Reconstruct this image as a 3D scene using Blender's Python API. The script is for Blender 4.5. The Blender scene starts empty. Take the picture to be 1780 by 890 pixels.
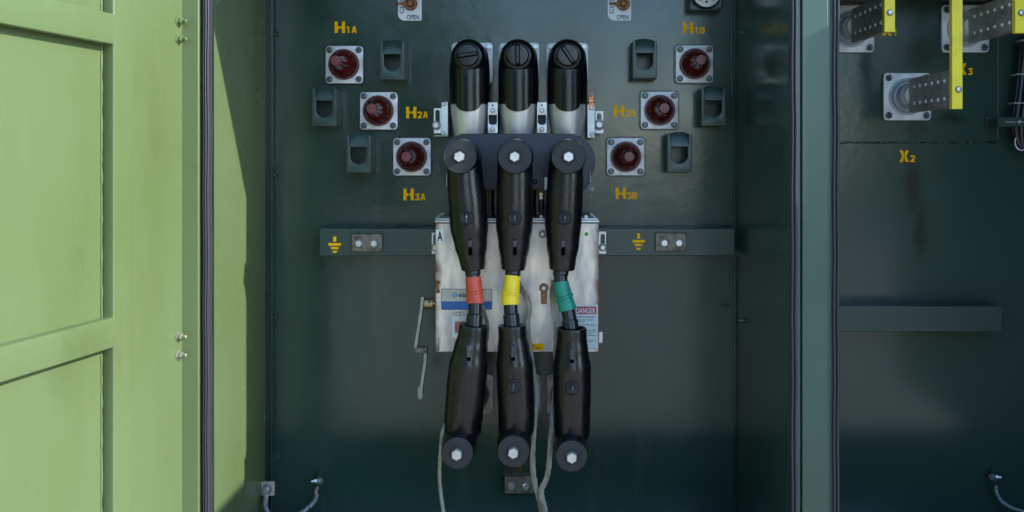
import bpy, bmesh, math, random
from mathutils import Vector, Matrix
random.seed(7)
R = math.radians
scene = bpy.context.scene
COL = scene.collection

# ------------------------------------------------------------------ camera, sky, sun, exposure
CAMD = 2.5          # metres from the back panel of the cabinet to the lens
F = 1562.0          # focal length in photo pixels (photo is 1780 wide)
CX, CY = 945.0, 275.0   # straight-ahead point of the lens in the photo
EZ = 1.15           # eye height

cam_data = bpy.data.cameras.new("camera")
cam = bpy.data.objects.new("camera", cam_data); COL.objects.link(cam)
cam.location = (0, -CAMD, EZ); cam.rotation_euler = (R(90), 0, 0)
cam_data.sensor_width = 36.0; cam_data.lens = 36.0 * F / 1780.0
cam_data.shift_x = (890 - CX) / 1780.0
cam_data.shift_y = -(445 - CY) / 1780.0
cam_data.clip_start = 0.02; cam_data.clip_end = 3000
scene.camera = cam

SUN_TO = Vector((1.0, -0.318, 0.562)).normalized()
world = bpy.data.worlds.new("World"); scene.world = world; world.use_nodes = True
wn = world.node_tree; wn.nodes.clear()
sky = wn.nodes.new('ShaderNodeTexSky'); sky.sky_type = 'NISHITA'; sky.sun_disc = False
sky.sun_elevation = math.asin(SUN_TO.z)
sky.sun_rotation = math.atan2(SUN_TO.x, SUN_TO.y)
sky.dust_density = 0.3; sky.ozone_density = 3.2; sky.air_density = 1.0
bg = wn.nodes.new('ShaderNodeBackground'); bg.inputs['Strength'].default_value = 0.15
wo = wn.nodes.new('ShaderNodeOutputWorld')
wn.links.new(sky.outputs[0], bg.inputs['Color']); wn.links.new(bg.outputs[0], wo.inputs['Surface'])

sd = bpy.data.lights.new("sun", 'SUN'); sd.energy = 2.05; sd.angle = R(0.55); sd.color = (1.0, 0.95, 0.86)
sun = bpy.data.objects.new("sun", sd); COL.objects.link(sun)
sun.rotation_euler = SUN_TO.to_track_quat('Z', 'Y').to_euler()
sun.location = (4, -3, 5)

vs = scene.view_settings
scene.display_settings.display_device = 'sRGB'
vs.view_transform = 'Standard'; vs.look = 'None'; vs.exposure = 1.97; vs.gamma = 1.0
vs.use_curve_mapping = False

# ------------------------------------------------------------------ placing helpers
def W(d): return (CAMD - d) / F                 # metres per photo pixel at depth d in front of the back panel
def P(px, py, d=0.0): return Vector(((px - CX) * W(d), -d, EZ + (CY - py) * W(d)))

def wloc(o):
    v = Vector((0, 0, 0))
    while o is not None:
        v += o.location; o = o.parent
    return v

def thing(name, label, cat, loc, group=None):
    o = bpy.data.objects.new(name, None); COL.objects.link(o)
    o.empty_display_size = 0.03
    o.location = loc; o['label'] = label; o['category'] = cat
    if group: o['group'] = group
    return o

def link_mesh(name, me, mat, parent=None, bevel=0.0, seg=2, smooth=30, label=None):
    o = bpy.data.objects.new(name, me); COL.objects.link(o)
    if mat is not None: me.materials.append(mat)
    if parent is not None:
        off = wloc(parent)
        me.transform(Matrix.Translation(-off)); o.parent = parent
    for p in me.polygons: p.use_smooth = True
    me.set_sharp_from_angle(angle=R(smooth))
    if bevel > 0:
        m = o.modifiers.new('bevel', 'BEVEL'); m.width = bevel; m.segments = seg
        m.limit_method = 'ANGLE'; m.angle_limit = R(40); m.harden_normals = False
    if label: o['label'] = label
    return o

def fin(name, bm, mat, parent=None, **k):
    bmesh.ops.recalc_face_normals(bm, faces=bm.faces[:])
    me = bpy.data.meshes.new(name); bm.to_mesh(me); bm.free()
    return link_mesh(name, me, mat, parent, **k)

def tag(o, label, cat, group=None, kind=None):
    if label: o['label'] = label
    if cat: o['category'] = cat
    if group: o['group'] = group
    if kind: o['kind'] = kind
    return o

def dup(root, loc, label=None):
    r = root.copy(); COL.objects.link(r); r.location = loc
    if label: r['label'] = label
    for ch in list(root.children):
        c = ch.copy(); COL.objects.link(c); c.parent = r
        for g in ch.children:
            e = g.copy(); COL.objects.link(e); e.parent = c
    return r

# ------------------------------------------------------------------ shape helpers
def box(bm, x0, x1, y0, y1, z0, z1):
    vs_ = [bm.verts.new((x, y, z)) for x in (x0, x1) for y in (y0, y1) for z in (z0, z1)]
    for f in ((0,1,3,2),(4,6,7,5),(0,4,5,1),(2,3,7,6),(0,2,6,4),(1,5,7,3)):
        bm.faces.new([vs_[i] for i in f])

def pbox(bm, px0, px1, py0, py1, d0, d1):
    """box whose front face (at depth d1) fills the given photo rectangle; back at depth d0"""
    a = P(px0, py1, d1); b = P(px1, py0, d1)
    box(bm, a.x, b.x, -d1, -d0, a.z, b.z)

def loft(bm, pts, rads, seg=28, cap0=True, cap1=True, squash=None, ref=Vector((1,0,0)), mod=None):
    """tube along pts with radii; squash(i)->(a,b) scale along the two frame axes; mod(i,t)->radius factor"""
    pts = [Vector(p) for p in pts]; n = len(pts); rings = []
    for i, p in enumerate(pts):
        t = (pts[min(i+1, n-1)] - pts[max(i-1, 0)])
        if t.length < 1e-9: t = Vector((0,0,-1))
        t.normalize()
        a = ref - t * ref.dot(t)
        if a.length < 1e-4: a = Vector((0,0,1)) - t * t.z
        a.normalize(); b = t.cross(a)
        sa, sb = (squash(i) if squash else (1, 1))
        ring = []
        for k in range(seg):
            th = 2*math.pi*k/seg
            r = rads[i] * (mod(i, th) if mod else 1)
            ring.append(bm.verts.new(p + a*math.cos(th)*r*sa + b*math.sin(th)*r*sb))
        rings.append(ring)
    for i in range(n-1):
        for k in range(seg):
            k2 = (k+1) % seg
            bm.faces.new((rings[i][k], rings[i][k2], rings[i+1][k2], rings[i+1][k]))
    if cap0: bm.faces.new(rings[0][::-1])
    if cap1: bm.faces.new(rings[-1])
    return rings

def lathe(bm, c, prof, seg=32, axis=Vector((0,-1,0)), mod=None, phase=0.0):
    """prof = [(distance along axis, radius)] starting at point c"""
    axis = axis.normalized(); c = Vector(c)
    a = Vector((1,0,0)) - axis*axis.x
    if a.length < 1e-3: a = Vector((0,0,1)) - axis*axis.z
    a.normalize(); b = axis.cross(a); rings = []
    for i, (h, r) in enumerate(prof):
        if r < 1e-6:
            rings.append([bm.verts.new(c + axis*h)]); continue
        ring = []
        for k in range(seg):
            th = 2*math.pi*k/seg + phase
            rr = r * (mod(i, th) if mod else 1)
            ring.append(bm.verts.new(c + axis*h + a*math.cos(th)*rr + b*math.sin(th)*rr))
        rings.append(ring)
    for i in range(len(rings)-1):
        A, B = rings[i], rings[i+1]
        for k in range(seg):
            k2 = (k+1) % seg
            if len(A) == 1 and len(B) == 1: continue
            if len(A) == 1: bm.faces.new((A[0], B[k], B[k2]))
            elif len(B) == 1: bm.faces.new((A[k], A[k2], B[0]))
            else: bm.faces.new((A[k], A[k2], B[k2], B[k]))
    if len(rings[0]) > 1: bm.faces.new(rings[0][::-1])
    if len(rings[-1]) > 1: bm.faces.new(rings[-1])

def ribbon(bm, pts, w, t):
    """flat braid: width w across the view plane, thickness t in depth"""
    pts = [Vector(p) for p in pts]; n = len(pts); rings = []
    for i, p in enumerate(pts):
        tan = (pts[min(i+1,n-1)] - pts[max(i-1,0)]).normalized()
        side = tan.cross(Vector((0,1,0)))
        if side.length < 1e-4: side = Vector((1,0,0))
        side.normalize(); nor = side.cross(tan).normalized()
        ww = w * (1 + 0.10*math.sin(i*1.9)); tw = 0.25*math.sin(i*0.55)
        s2 = side*math.cos(tw) + nor*math.sin(tw); n2 = nor*math.cos(tw) - side*math.sin(tw)
        rings.append([bm.verts.new(p + s2*a*ww/2 + n2*b*t/2) for a, b in ((-1,-.5),(-.85,-1),(.85,-1),(1,-.5),(1,.5),(.85,1),(-.85,1),(-1,.5))])
    for i in range(n-1):
        for k in range(8):
            k2 = (k+1) % 8
            bm.faces.new((rings[i][k], rings[i][k2], rings[i+1][k2], rings[i+1][k]))
    bm.faces.new(rings[0][::-1]); bm.faces.new(rings[-1])

def spline(pts, n=8):
    pts = [Vector(p) for p in pts]; out = []
    q = [pts[0]*2 - pts[1]] + pts + [pts[-1]*2 - pts[-2]]
    for i in range(1, len(q)-2):
        for k in range(n):
            t = k/n
            p0, p1, p2, p3 = q[i-1], q[i], q[i+1], q[i+2]
            out.append(0.5*((2*p1) + (p2-p0)*t + (2*p0-5*p1+4*p2-p3)*t*t + (3*p1-p0-3*p2+p3)*t**3))
    out.append(pts[-1]); return out

def rrect(x0, x1, z0, z1, r, n=5):
    if isinstance(r, (int, float)): r = (r,)*4     # bl, br, tr, tl
    out = []
    for (cx, cz, rr, a0) in ((x0, z0, r[0], 180), (x1, z0, r[1], 270), (x1, z1, r[2], 0), (x0, z1, r[3], 90)):
        sx = 1 if cx == x0 else -1; sz = 1 if cz == z0 else -1
        if rr <= 0: out.append((cx, cz)); continue
        for k in range(n+1):
            a = R(a0 + 90*k/n)
            out.append((cx + sx*rr + rr*math.cos(a), cz + sz*rr + rr*math.sin(a)))
    return out

def circ(x, z, r, n=24): return [(x + r*math.cos(2*math.pi*k/n), z + r*math.sin(2*math.pi*k/n)) for k in range(n)]

def _curve_mesh(cu, fn):
    ob = bpy.data.objects.new('tmp', cu); COL.objects.link(ob)
    dg = bpy.context.evaluated_depsgraph_get()
    me = bpy.data.meshes.new_from_object(ob.evaluated_get(dg))
    bpy.data.objects.remove(ob); 
    for v in me.vertices: v.co = fn(v.co)
    bm = bmesh.new(); bm.from_mesh(me); bpy.data.meshes.remove(me)
    bmesh.ops.remove_doubles(bm, verts=bm.verts[:], dist=1e-6)
    return bm

def plate(outlines, yf, th, fn=None, bev=0.0):
    """flat plate from closed outlines in x,z (inner ones become holes), front face at y = yf, thickness th behind it"""
    cu = bpy.data.curves.new('tmp', 'CURVE'); cu.dimensions = '2D'; cu.fill_mode = 'BOTH'
    cu.extrude = th/2 - bev; cu.bevel_depth = bev; cu.bevel_resolution = 2; cu.offset = -bev
    for o in outlines:
        s = cu.splines.new('POLY'); s.points.add(len(o)-1); s.use_cyclic_u = True
        for i, (x, z) in enumerate(o): s.points[i].co = (x, z, 0, 1)
    f = fn or (lambda c: Vector((c.x, yf + th/2 - c.z, c.y)))
    bm = _curve_mesh(cu, f); bpy.data.curves.remove(cu); return bm

def text_bm(body, x0, x1, z0, z1, y, offset=0.0, rot=0, th=0.0006, spacing=1.0):
    """lettering fitted into a rectangle of x,z on the plane y (rot=90 reads upward)"""
    cu = bpy.data.curves.new('tmp', 'FONT'); cu.body = body; cu.size = 1.0; cu.offset = offset; cu.extrude = 0.5
    cu.space_character = spacing; cu.resolution_u = 4
    raw = _curve_mesh(cu, lambda c: Vector(c))
    bpy.data.curves.remove(cu)
    for v in raw.verts:
        if rot == 90: v.co.x, v.co.y = -v.co.y, v.co.x
    xs = [v.co.x for v in raw.verts]; ys = [v.co.y for v in raw.verts]
    ax, bx, ay, by = min(xs), max(xs), min(ys), max(ys)
    for v in raw.verts:
        v.co = Vector((x0 + (v.co.x-ax)/(bx-ax)*(x1-x0), y - th/2 - v.co.z*th, z0 + (v.co.y-ay)/(by-ay)*(z1-z0)))
    return raw

def join_bm(a, b):
    me = bpy.data.meshes.new('tmp'); b.to_mesh(me); b.free(); a.from_mesh(me); bpy.data.meshes.remove(me); return a

def poly(bm, pts, y, th=0.0006):
    f = [bm.verts.new((x, y-th, z)) for x, z in pts]; b = [bm.verts.new((x, y, z)) for x, z in pts]
    bm.faces.new(f); bm.faces.new(b[::-1]); n = len(pts)
    for i in range(n): bm.faces.new((f[i], b[i], b[(i+1)%n], f[(i+1)%n]))

# ------------------------------------------------------------------ materials
def mat(name, base, rough=0.5, metal=0.0, spec=0.5, bump=0.0, bscale=60.0, var=0.0, vscale=6.0, coat=0.0, col2=None, rvar=0.0, stretch=None, c2lo=0.45, c2hi=0.7):
    m = bpy.data.materials.new(name); m.use_nodes = True
    nt = m.node_tree; b = nt.nodes['Principled BSDF']
    b.inputs['Base Color'].default_value = (*base, 1); b.inputs['Roughness'].default_value = rough
    b.inputs['Metallic'].default_value = metal; b.inputs['Specular IOR Level'].default_value = spec
    b.inputs['Coat Weight'].default_value = coat; b.inputs['Coat Roughness'].default_value = 0.12
    tc = nt.nodes.new('ShaderNodeTexCoord'); mp = nt.nodes.new('ShaderNodeMapping')
    nt.links.new(tc.outputs['Object'], mp.inputs['Vector'])
    if stretch: mp.inputs['Scale'].default_value = stretch
    m['mp'] = 1
    def noise(scale, detail=4, r=0.55):
        n = nt.nodes.new('ShaderNodeTexNoise'); n.inputs['Scale'].default_value = scale
        n.inputs['Detail'].default_value = detail; n.inputs['Roughness'].default_value = r
        nt.links.new(mp.outputs[0], n.inputs['Vector']); return n
    if var > 0 or col2:
        n = noise(vscale); cr = nt.nodes.new('ShaderNodeMapRange')
        cr.inputs['From Min'].default_value = c2lo; cr.inputs['From Max'].default_value = c2hi
        nt.links.new(n.outputs['Fac'], cr.inputs['Value'])
        mx = nt.nodes.new('ShaderNodeMix'); mx.data_type = 'RGBA'
        c2 = col2 or tuple(c*(1-var) for c in base)
        mx.inputs['A'].default_value = (*base, 1); mx.inputs['B'].default_value = (*c2, 1)
        nt.links.new(cr.outputs[0], mx.inputs['Factor']); nt.links.new(mx.outputs['Result'], b.inputs['Base Color'])
    if rvar > 0:
        n = noise(vscale*1.7); cr = nt.nodes.new('ShaderNodeMapRange')
        cr.inputs['To Min'].default_value = max(0.03, rough-rvar); cr.inputs['To Max'].default_value = rough+rvar
        cr.inputs['From Min'].default_value = .3; cr.inputs['From Max'].default_value = .7
        nt.links.new(n.outputs['Fac'], cr.inputs['Value']); nt.links.new(cr.outputs[0], b.inputs['Roughness'])
    if bump > 0:
        n = noise(bscale, 3); bp = nt.nodes.new('ShaderNodeBump'); bp.inputs['Strength'].default_value = 1.0
        bp.inputs['Distance'].default_value = bump
        nt.links.new(n.outputs['Fac'], bp.inputs['Height']); nt.links.new(bp.outputs[0], b.inputs['Normal'])
    return m

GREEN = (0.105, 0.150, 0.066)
GREEN_SHADED = (0.022, 0.052, 0.039)  # same cabinet paint, darkened to put the interior shade into the colour
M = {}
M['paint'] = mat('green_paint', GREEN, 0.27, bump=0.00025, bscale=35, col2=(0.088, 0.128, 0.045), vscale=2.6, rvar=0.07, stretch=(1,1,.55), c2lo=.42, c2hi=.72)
M['paint_shaded'] = mat('shaded_green_paint', GREEN_SHADED, 0.18, spec=0.58, bump=0.0005, bscale=20, var=0.20, vscale=3.5, rvar=0.07)
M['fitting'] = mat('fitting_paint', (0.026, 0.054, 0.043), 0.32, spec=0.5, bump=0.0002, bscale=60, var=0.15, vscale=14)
M['washer'] = mat('dull_washer', (0.20, 0.20, 0.19), 0.45, metal=0.6, var=.3, vscale=60)
M['nut'] = mat('dull_nut', (0.26, 0.28, 0.20), 0.4, metal=0.5, var=.3, vscale=80)
M['crank'] = mat('crank_zinc', (0.30, 0.32, 0.31), 0.4, metal=0.6, var=.3, vscale=60)
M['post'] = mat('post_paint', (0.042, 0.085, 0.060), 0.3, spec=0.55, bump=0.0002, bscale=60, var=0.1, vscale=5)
M['seal'] = mat('seal_rubber', (0.036, 0.036, 0.046), 0.33, bump=0.0001, bscale=150)
M['rubber'] = mat('black_rubber', (0.0028, 0.0032, 0.004), 0.28, spec=0.5, bump=0.00003, bscale=120, var=0.4, vscale=20, rvar=0.05)
M['gloss'] = mat('glossy_rubber', (0.0025,0.003,0.004), 0.24, spec=0.42, bump=0.00003, bscale=60)
M['loop'] = mat('loop_rubber', (0.022,0.030,0.040), 0.22, spec=0.6)
M['rubber_matte'] = mat('matte_rubber', (0.022, 0.022, 0.025), 0.5, spec=0.4, bump=0.0002, bscale=260, var=0.3, vscale=25)
M['frame'] = mat('moulded_black', (0.022, 0.026, 0.034), 0.5, bump=0.0001, bscale=200)
M['cable'] = mat('cable_jacket', (0.012, 0.013, 0.016), 0.25, bump=0.0001, bscale=90)
M['steel'] = mat('stainless_steel', (0.60, 0.60, 0.58), 0.42, metal=0.75, bump=0.0001, bscale=90, var=0.2, vscale=18, rvar=0.08)
M['sleeve'] = mat('brushed_sleeve', (0.66, 0.65, 0.61), 0.36, metal=0.65, bump=0.00008, bscale=200, var=0.1, vscale=30)
M['cast'] = mat('flange_metal', (0.70, 0.70, 0.70), 0.5, metal=0.3, bump=0.0002, bscale=120, var=0.3, vscale=28, rvar=0.1)
M['castbrown'] = mat('stained_flange', (0.50, 0.46, 0.40), 0.5, metal=0.35, bump=0.0003, bscale=90, col2=(0.28,0.21,0.15), vscale=25)
M['zinc'] = mat('zinc_bolt', (0.60, 0.60, 0.60), 0.33, metal=0.75, bump=0.0001, bscale=200, var=0.2, vscale=60)
M['bolt'] = mat('dark_bolt', (0.09, 0.11, 0.11), 0.3, metal=0.6, bump=0.0001, bscale=200)
M['red'] = mat('red_epoxy', (0.075, 0.006, 0.006), 0.09, spec=0.5, coat=0.0, var=0.2, vscale=30)
M['redring'] = mat('red_ring', (0.125, 0.020, 0.018), 0.38, spec=0.4)
M['redtip'] = mat('red_tip', (0.17, 0.034, 0.032), 0.35, var=0.2, vscale=60)
M['yellow'] = mat('stencil_yellow', (1.0, 0.50, 0.002), 0.85, spec=0.08, var=0.2, vscale=90)
M['board'] = mat('yellow_board', (0.92, 0.74, 0.035), 0.45, var=0.22, vscale=14, bump=0.0002, bscale=70)
M['pad'] = mat('weathered_pad', (0.19, 0.165, 0.125), 0.5, metal=0.4, col2=(0.055,0.04,0.03), vscale=70, bump=0.0004, bscale=120)
M['spade'] = mat('tinned_spade', (0.50, 0.46, 0.39), 0.45, metal=0.4, col2=(0.30,0.26,0.21), vscale=14, bump=0.0002, bscale=80, stretch=(1,1,3))
M['braid'] = mat('tinned_braid', (0.34, 0.33, 0.25), 0.5, metal=0.5, bump=0.0012, bscale=420, col2=(0.20,0.20,0.16), vscale=35)
M['wire'] = mat('braided_wire', (0.30, 0.36, 0.38), 0.4, metal=0.6, bump=0.002, bscale=400, col2=(0.12,0.14,0.15), vscale=200)
M['rust'] = mat('rusty_brass', (0.30, 0.13, 0.045), 0.5, metal=0.4, col2=(0.07,0.06,0.045), vscale=70, bump=0.0006, bscale=120)
M['copper'] = mat('copper', (0.60, 0.22, 0.11), 0.35, metal=0.8, col2=(0.16,0.07,0.04), vscale=120)
M['brass'] = mat('brass', (0.36, 0.25, 0.12), 0.35, metal=0.8)
M['white'] = mat('white_enamel', (0.72, 0.76, 0.82), 0.4, var=0.12, vscale=50)
M['ink'] = mat('dark_blue_ink', (0.015, 0.04, 0.11), 0.5)
M['black'] = mat('black_ink', (0.012, 0.012, 0.015), 0.5)
M['dark'] = mat('opening_shade', (0.01, 0.012, 0.012), 0.7)  # near-black colour stands in for shade in holes and behind openings
M['slot_shade'] = mat('slot_shade_black', (0.001, 0.001, 0.001), 0.9, spec=0.0)
M['cream'] = mat('cream_vinyl', (0.86, 0.86, 0.80), 0.5, var=0.1, vscale=60)
M['labelwhite'] = mat('label_vinyl', (0.52, 0.58, 0.58), 0.45, var=0.12, vscale=60)
M['dangerred'] = mat('danger_red', (0.36, 0.012, 0.03), 0.4)
M['blue'] = mat('label_blue', (0.012, 0.13, 0.42), 0.35)
M['ltblue'] = mat('logo_blue', (0.03, 0.28, 0.60), 0.35)
M['green_dot'] = mat('green_dot', (0.02, 0.36, 0.03), 0.4)
M['pink'] = mat('indicator_red', (0.48, 0.10, 0.10), 0.3)
M['plaque'] = mat('plaque_metal', (0.42, 0.41, 0.37), 0.4, metal=0.5, var=0.15, vscale=50)
M['porcelain'] = mat('pale_porcelain', (0.80, 0.80, 0.74), 0.4, var=0.12, vscale=60)
M['epoxy'] = mat('grey_epoxy', (0.42, 0.46, 0.50), 0.32, var=0.15, vscale=40)
M['tape_red'] = mat('red_tape', (0.56, 0.070, 0.030), 0.42, bump=0.0005, bscale=45, col2=(0.20,0.06,0.05), vscale=38, c2lo=.5, c2hi=.75)
M['tape_yellow'] = mat('yellow_tape', (0.86, 0.62, 0.010), 0.40, bump=0.0005, bscale=45, var=0.15, vscale=30)
M['tape_green'] = mat('green_tape', (0.006, 0.22, 0.14), 0.40, bump=0.0005, bscale=45, var=0.25, vscale=30)

def dust(m, colour, amount, scale, stretch, lo=.55, hi=.8):
    """dry dust and run marks lying on a painted sheet"""
    nt = m.node_tree; b = nt.nodes['Principled BSDF']; inp = b.inputs['Base Color']
    src = inp.links[0].from_socket if inp.links else None
    tc = nt.nodes.new('ShaderNodeTexCoord'); mp = nt.nodes.new('ShaderNodeMapping'); mp.inputs['Scale'].default_value = stretch
    n = nt.nodes.new('ShaderNodeTexNoise'); n.inputs['Scale'].default_value = scale; n.inputs['Detail'].default_value = 8; n.inputs['Roughness'].default_value = .65
    nt.links.new(tc.outputs['Object'], mp.inputs[0]); nt.links.new(mp.outputs[0], n.inputs['Vector'])
    r_ = nt.nodes.new('ShaderNodeMapRange'); r_.inputs['From Min'].default_value = lo; r_.inputs['From Max'].default_value = hi; r_.inputs['To Max'].default_value = amount
    nt.links.new(n.outputs['Fac'], r_.inputs['Value'])
    x = nt.nodes.new('ShaderNodeMix'); x.data_type = 'RGBA'; x.inputs['B'].default_value = (*colour, 1)
    if src: nt.links.new(src, x.inputs['A'])
    else: x.inputs['A'].default_value = inp.default_value
    nt.links.new(r_.outputs[0], x.inputs['Factor']); nt.links.new(x.outputs['Result'], inp)
dust(M['paint'], (0.15, 0.175, 0.10), .35, 16, (1, 1, .12)); dust(M['paint'], (0.05, 0.07, 0.03), .45, 5, (1, 1, .6), .6, .8)
dust(M['paint_shaded'], (0.10, 0.105, 0.085), .35, 12, (1, 1, .15)); dust(M['paint_shaded'], (0.16, 0.15, 0.12), .6, 130, (1, 1, 1), .68, .75)
dust(M['rubber'], (0.045, 0.046, 0.048), .14, 22, (1, 1, .5), .5, .75); dust(M['yellow'], (0.50, 0.30, 0.02), .3, 160, (1, 1, 1), .62, .72)
dust(M['board'], (0.30, 0.26, 0.10), .7, 90, (1, 1, .5), .64, .72); dust(M['spade'], (0.09, 0.08, 0.065), .7, 40, (1, 1, 1), .52, .7)
for k_ in ('tape_red', 'tape_yellow', 'tape_green'): dust(M[k_], (0.10, 0.085, 0.07), .4, 60, (1, 1, 1), .58, .75)

def rust_edge(name, base, x0, x1, z0, z1, metal=0.6, rough=0.45):
    """stainless steel with smears; brown corrosion that follows the sheet's welded side edges"""
    m = mat(name, base, rough, metal=metal, bump=0.0004, bscale=14, rvar=0.10, vscale=12)
    nt = m.node_tree; b = nt.nodes['Principled BSDF']
    tc = nt.nodes.new('ShaderNodeTexCoord')
    def N(t, **k):
        n = nt.nodes.new(t)
        for a, v in k.items(): setattr(n, a, v)
        return n
    def mth(op, a, c=None, clamp=False):
        n = N('ShaderNodeMath', operation=op, use_clamp=clamp)
        for i, v in enumerate((a, c)):
            if v is None: continue
            if isinstance(v, (int, float)): n.inputs[i].default_value = v
            else: nt.links.new(v, n.inputs[i])
        return n.outputs[0]
    sp = N('ShaderNodeSeparateXYZ'); nt.links.new(tc.outputs['Object'], sp.inputs[0])
    n1 = N('ShaderNodeTexNoise'); n1.inputs['Scale'].default_value = 22; n1.inputs['Detail'].default_value = 5
    n2 = N('ShaderNodeTexNoise'); n2.inputs['Scale'].default_value = 9; n2.inputs['Detail'].default_value = 6
    mp = N('ShaderNodeMapping'); mp.inputs['Scale'].default_value = (2.4, 1, 0.8); nt.links.new(tc.outputs['Object'], mp.inputs[0])
    nt.links.new(tc.outputs['Object'], n1.inputs['Vector']); nt.links.new(mp.outputs[0], n2.inputs['Vector'])
    dl = mth('SUBTRACT', sp.outputs['X'], x0); dr = mth('SUBTRACT', x1, sp.outputs['X'])
    e = mth('MINIMUM', dl, dr)
    e2 = mth('ADD', e, mth('MULTIPLY', mth('SUBTRACT', 0.54, n1.outputs['Fac']), 0.036))
    mask = mth('SUBTRACT', 1.0, mth('DIVIDE', e2, 0.015), clamp=True)
    smear = N('ShaderNodeMapRange'); smear.inputs['From Min'].default_value = .40; smear.inputs['From Max'].default_value = .60
    nt.links.new(n2.outputs['Fac'], smear.inputs['Value'])
    mx = N('ShaderNodeMix', data_type='RGBA'); mx.inputs['A'].default_value = (*base, 1)
    mx.inputs['B'].default_value = (base[0]*0.56, base[1]*0.60, base[2]*0.68, 1); nt.links.new(smear.outputs[0], mx.inputs['Factor'])
    n3 = N('ShaderNodeTexNoise'); n3.inputs['Scale'].default_value = 26; n3.inputs['Detail'].default_value = 6; nt.links.new(mp.outputs[0], n3.inputs['Vector'])
    sm3 = N('ShaderNodeMapRange'); sm3.inputs['From Min'].default_value = .58; sm3.inputs['From Max'].default_value = .72; sm3.inputs['To Max'].default_value = 0.7
    nt.links.new(n3.outputs['Fac'], sm3.inputs['Value'])
    mx3 = N('ShaderNodeMix', data_type='RGBA'); nt.links.new(mx.outputs['Result'], mx3.inputs['A'])
    mx3.inputs['B'].default_value = (0.80, 0.66, 0.50, 1); nt.links.new(sm3.outputs[0], mx3.inputs['Factor'])
    mx2 = N('ShaderNodeMix', data_type='RGBA'); nt.links.new(mx3.outputs['Result'], mx2.inputs['A'])
    mx2.inputs['B'].default_value = (0.20, 0.085, 0.03, 1); nt.links.new(mask, mx2.inputs['Factor'])
    nt.links.new(mx2.outputs['Result'], b.inputs['Base Color'])
    mm = mth('MULTIPLY', mth('SUBTRACT', 1.0, mask), metal); nt.links.new(mm, b.inputs['Metallic'])
    return m

def stained_paint(name, base, spots):
    """panel paint with oily darker stains (spots: x, z, rx, rz in object space)"""
    m = mat(name, base, 0.18, spec=0.58, bump=0.0003, bscale=30)
    nt = m.node_tree; b = nt.nodes['Principled BSDF']
    tc = nt.nodes.new('ShaderNodeTexCoord'); sp = nt.nodes.new('ShaderNodeSeparateXYZ'); nt.links.new(tc.outputs['Object'], sp.inputs[0])
    no = nt.nodes.new('ShaderNodeTexNoise'); no.inputs['Scale'].default_value = 16; no.inputs['Detail'].default_value = 5
    nt.links.new(tc.outputs['Object'], no.inputs['Vector'])
    def mth(op, a, c=None, clamp=False):
        n = nt.nodes.new('ShaderNodeMath'); n.operation = op; n.use_clamp = clamp
        for i, v in enumerate((a, c)):
            if v is None: continue
            if isinstance(v, (int, float)): n.inputs[i].default_value = v
            else: nt.links.new(v, n.inputs[i])
        return n.outputs[0]
    tot = None
    for x, z, rx, rz in spots:
        dx = mth('DIVIDE', mth('SUBTRACT', sp.outputs['X'], x), rx); dz = mth('DIVIDE', mth('SUBTRACT', sp.outputs['Z'], z), rz)
        q = mth('SUBTRACT', 1.25, mth('ADD', mth('MULTIPLY', dx, dx), mth('MULTIPLY', dz, dz)))
        q = mth('ADD', q, mth('MULTIPLY', mth('SUBTRACT', no.outputs['Fac'], 0.5), 1.9))
        q = mth('MULTIPLY', q, 0.75, clamp=True)
        tot = q if tot is None else mth('MAXIMUM', tot, q)
    tot = mth('MULTIPLY', tot, tot)
    mx = nt.nodes.new('ShaderNodeMix'); mx.data_type = 'RGBA'; mx.inputs['A'].default_value = (*base, 1)
    mx.inputs['B'].default_value = (base[0]*.35, base[1]*.35, base[2]*.35, 1)
    nt.links.new(tot, mx.inputs['Factor']); nt.links.new(mx.outputs['Result'], b.inputs['Base Color'])
    return m

# ------------------------------------------------------------------ setting
gm = mat('concrete_ground', (0.42, 0.385, 0.31), 0.9, bump=0.01, bscale=60, var=0.35, vscale=40)
bm = bmesh.new()
NG = 24
vs_ = [[bm.verts.new(((i/NG-.5)*2000, (j/NG-.5)*2000, 0)) for j in range(NG+1)] for i in range(NG+1)]
for i in range(NG):
    for j in range(NG): bm.faces.new((vs_[i][j], vs_[i+1][j], vs_[i+1][j+1], vs_[i][j+1]))
tag(fin('ground', bm, gm), None, None, kind='structure')

# unseen trees added behind the viewer to darken reflections in the glossy paint
bm = bmesh.new()
for i in range(90):
    az = random.choice([random.uniform(-38, -9), random.uniform(-24, -9), random.uniform(28, 45)]); rr = random.uniform(15, 22)
    h = random.uniform(.5, 4.6); rad = random.uniform(1.0, 1.9)
    p = Vector((math.sin(R(az))*rr, -2.5-math.cos(R(az))*rr, h))
    ret = bmesh.ops.create_icosphere(bm, subdivisions=3, radius=rad, matrix=Matrix.Translation(p))
    for v in ret['verts']: v.co += (v.co-p)*random.uniform(-.22, .22)
tag(fin('unseen_trees', bm, mat('foliage', (0.055, 0.075, 0.03), 0.8, var=.5, vscale=3)), 'unseen dark foliage added behind the camera to darken the paint reflections', 'wood', kind='stuff')

# ------------------------------------------------------------------ transformer cabinet
FD = 0.57                                    # compartment depth
XL = P(462, 0, 0).x                          # left wall
XR = P(1375, 0, FD).x                        # centre divider, left side
XPR = P(1459, 0, FD).x                       # centre divider, right side
XE = 1.42                                    # right wall
ZT = EZ + 0.635; ZB = EZ - 1.05
cab = thing('transformer_cabinet', 'large olive green steel cabinet with its left door swung open into the sun', 'cabinet', (0, 0, 0))

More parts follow.
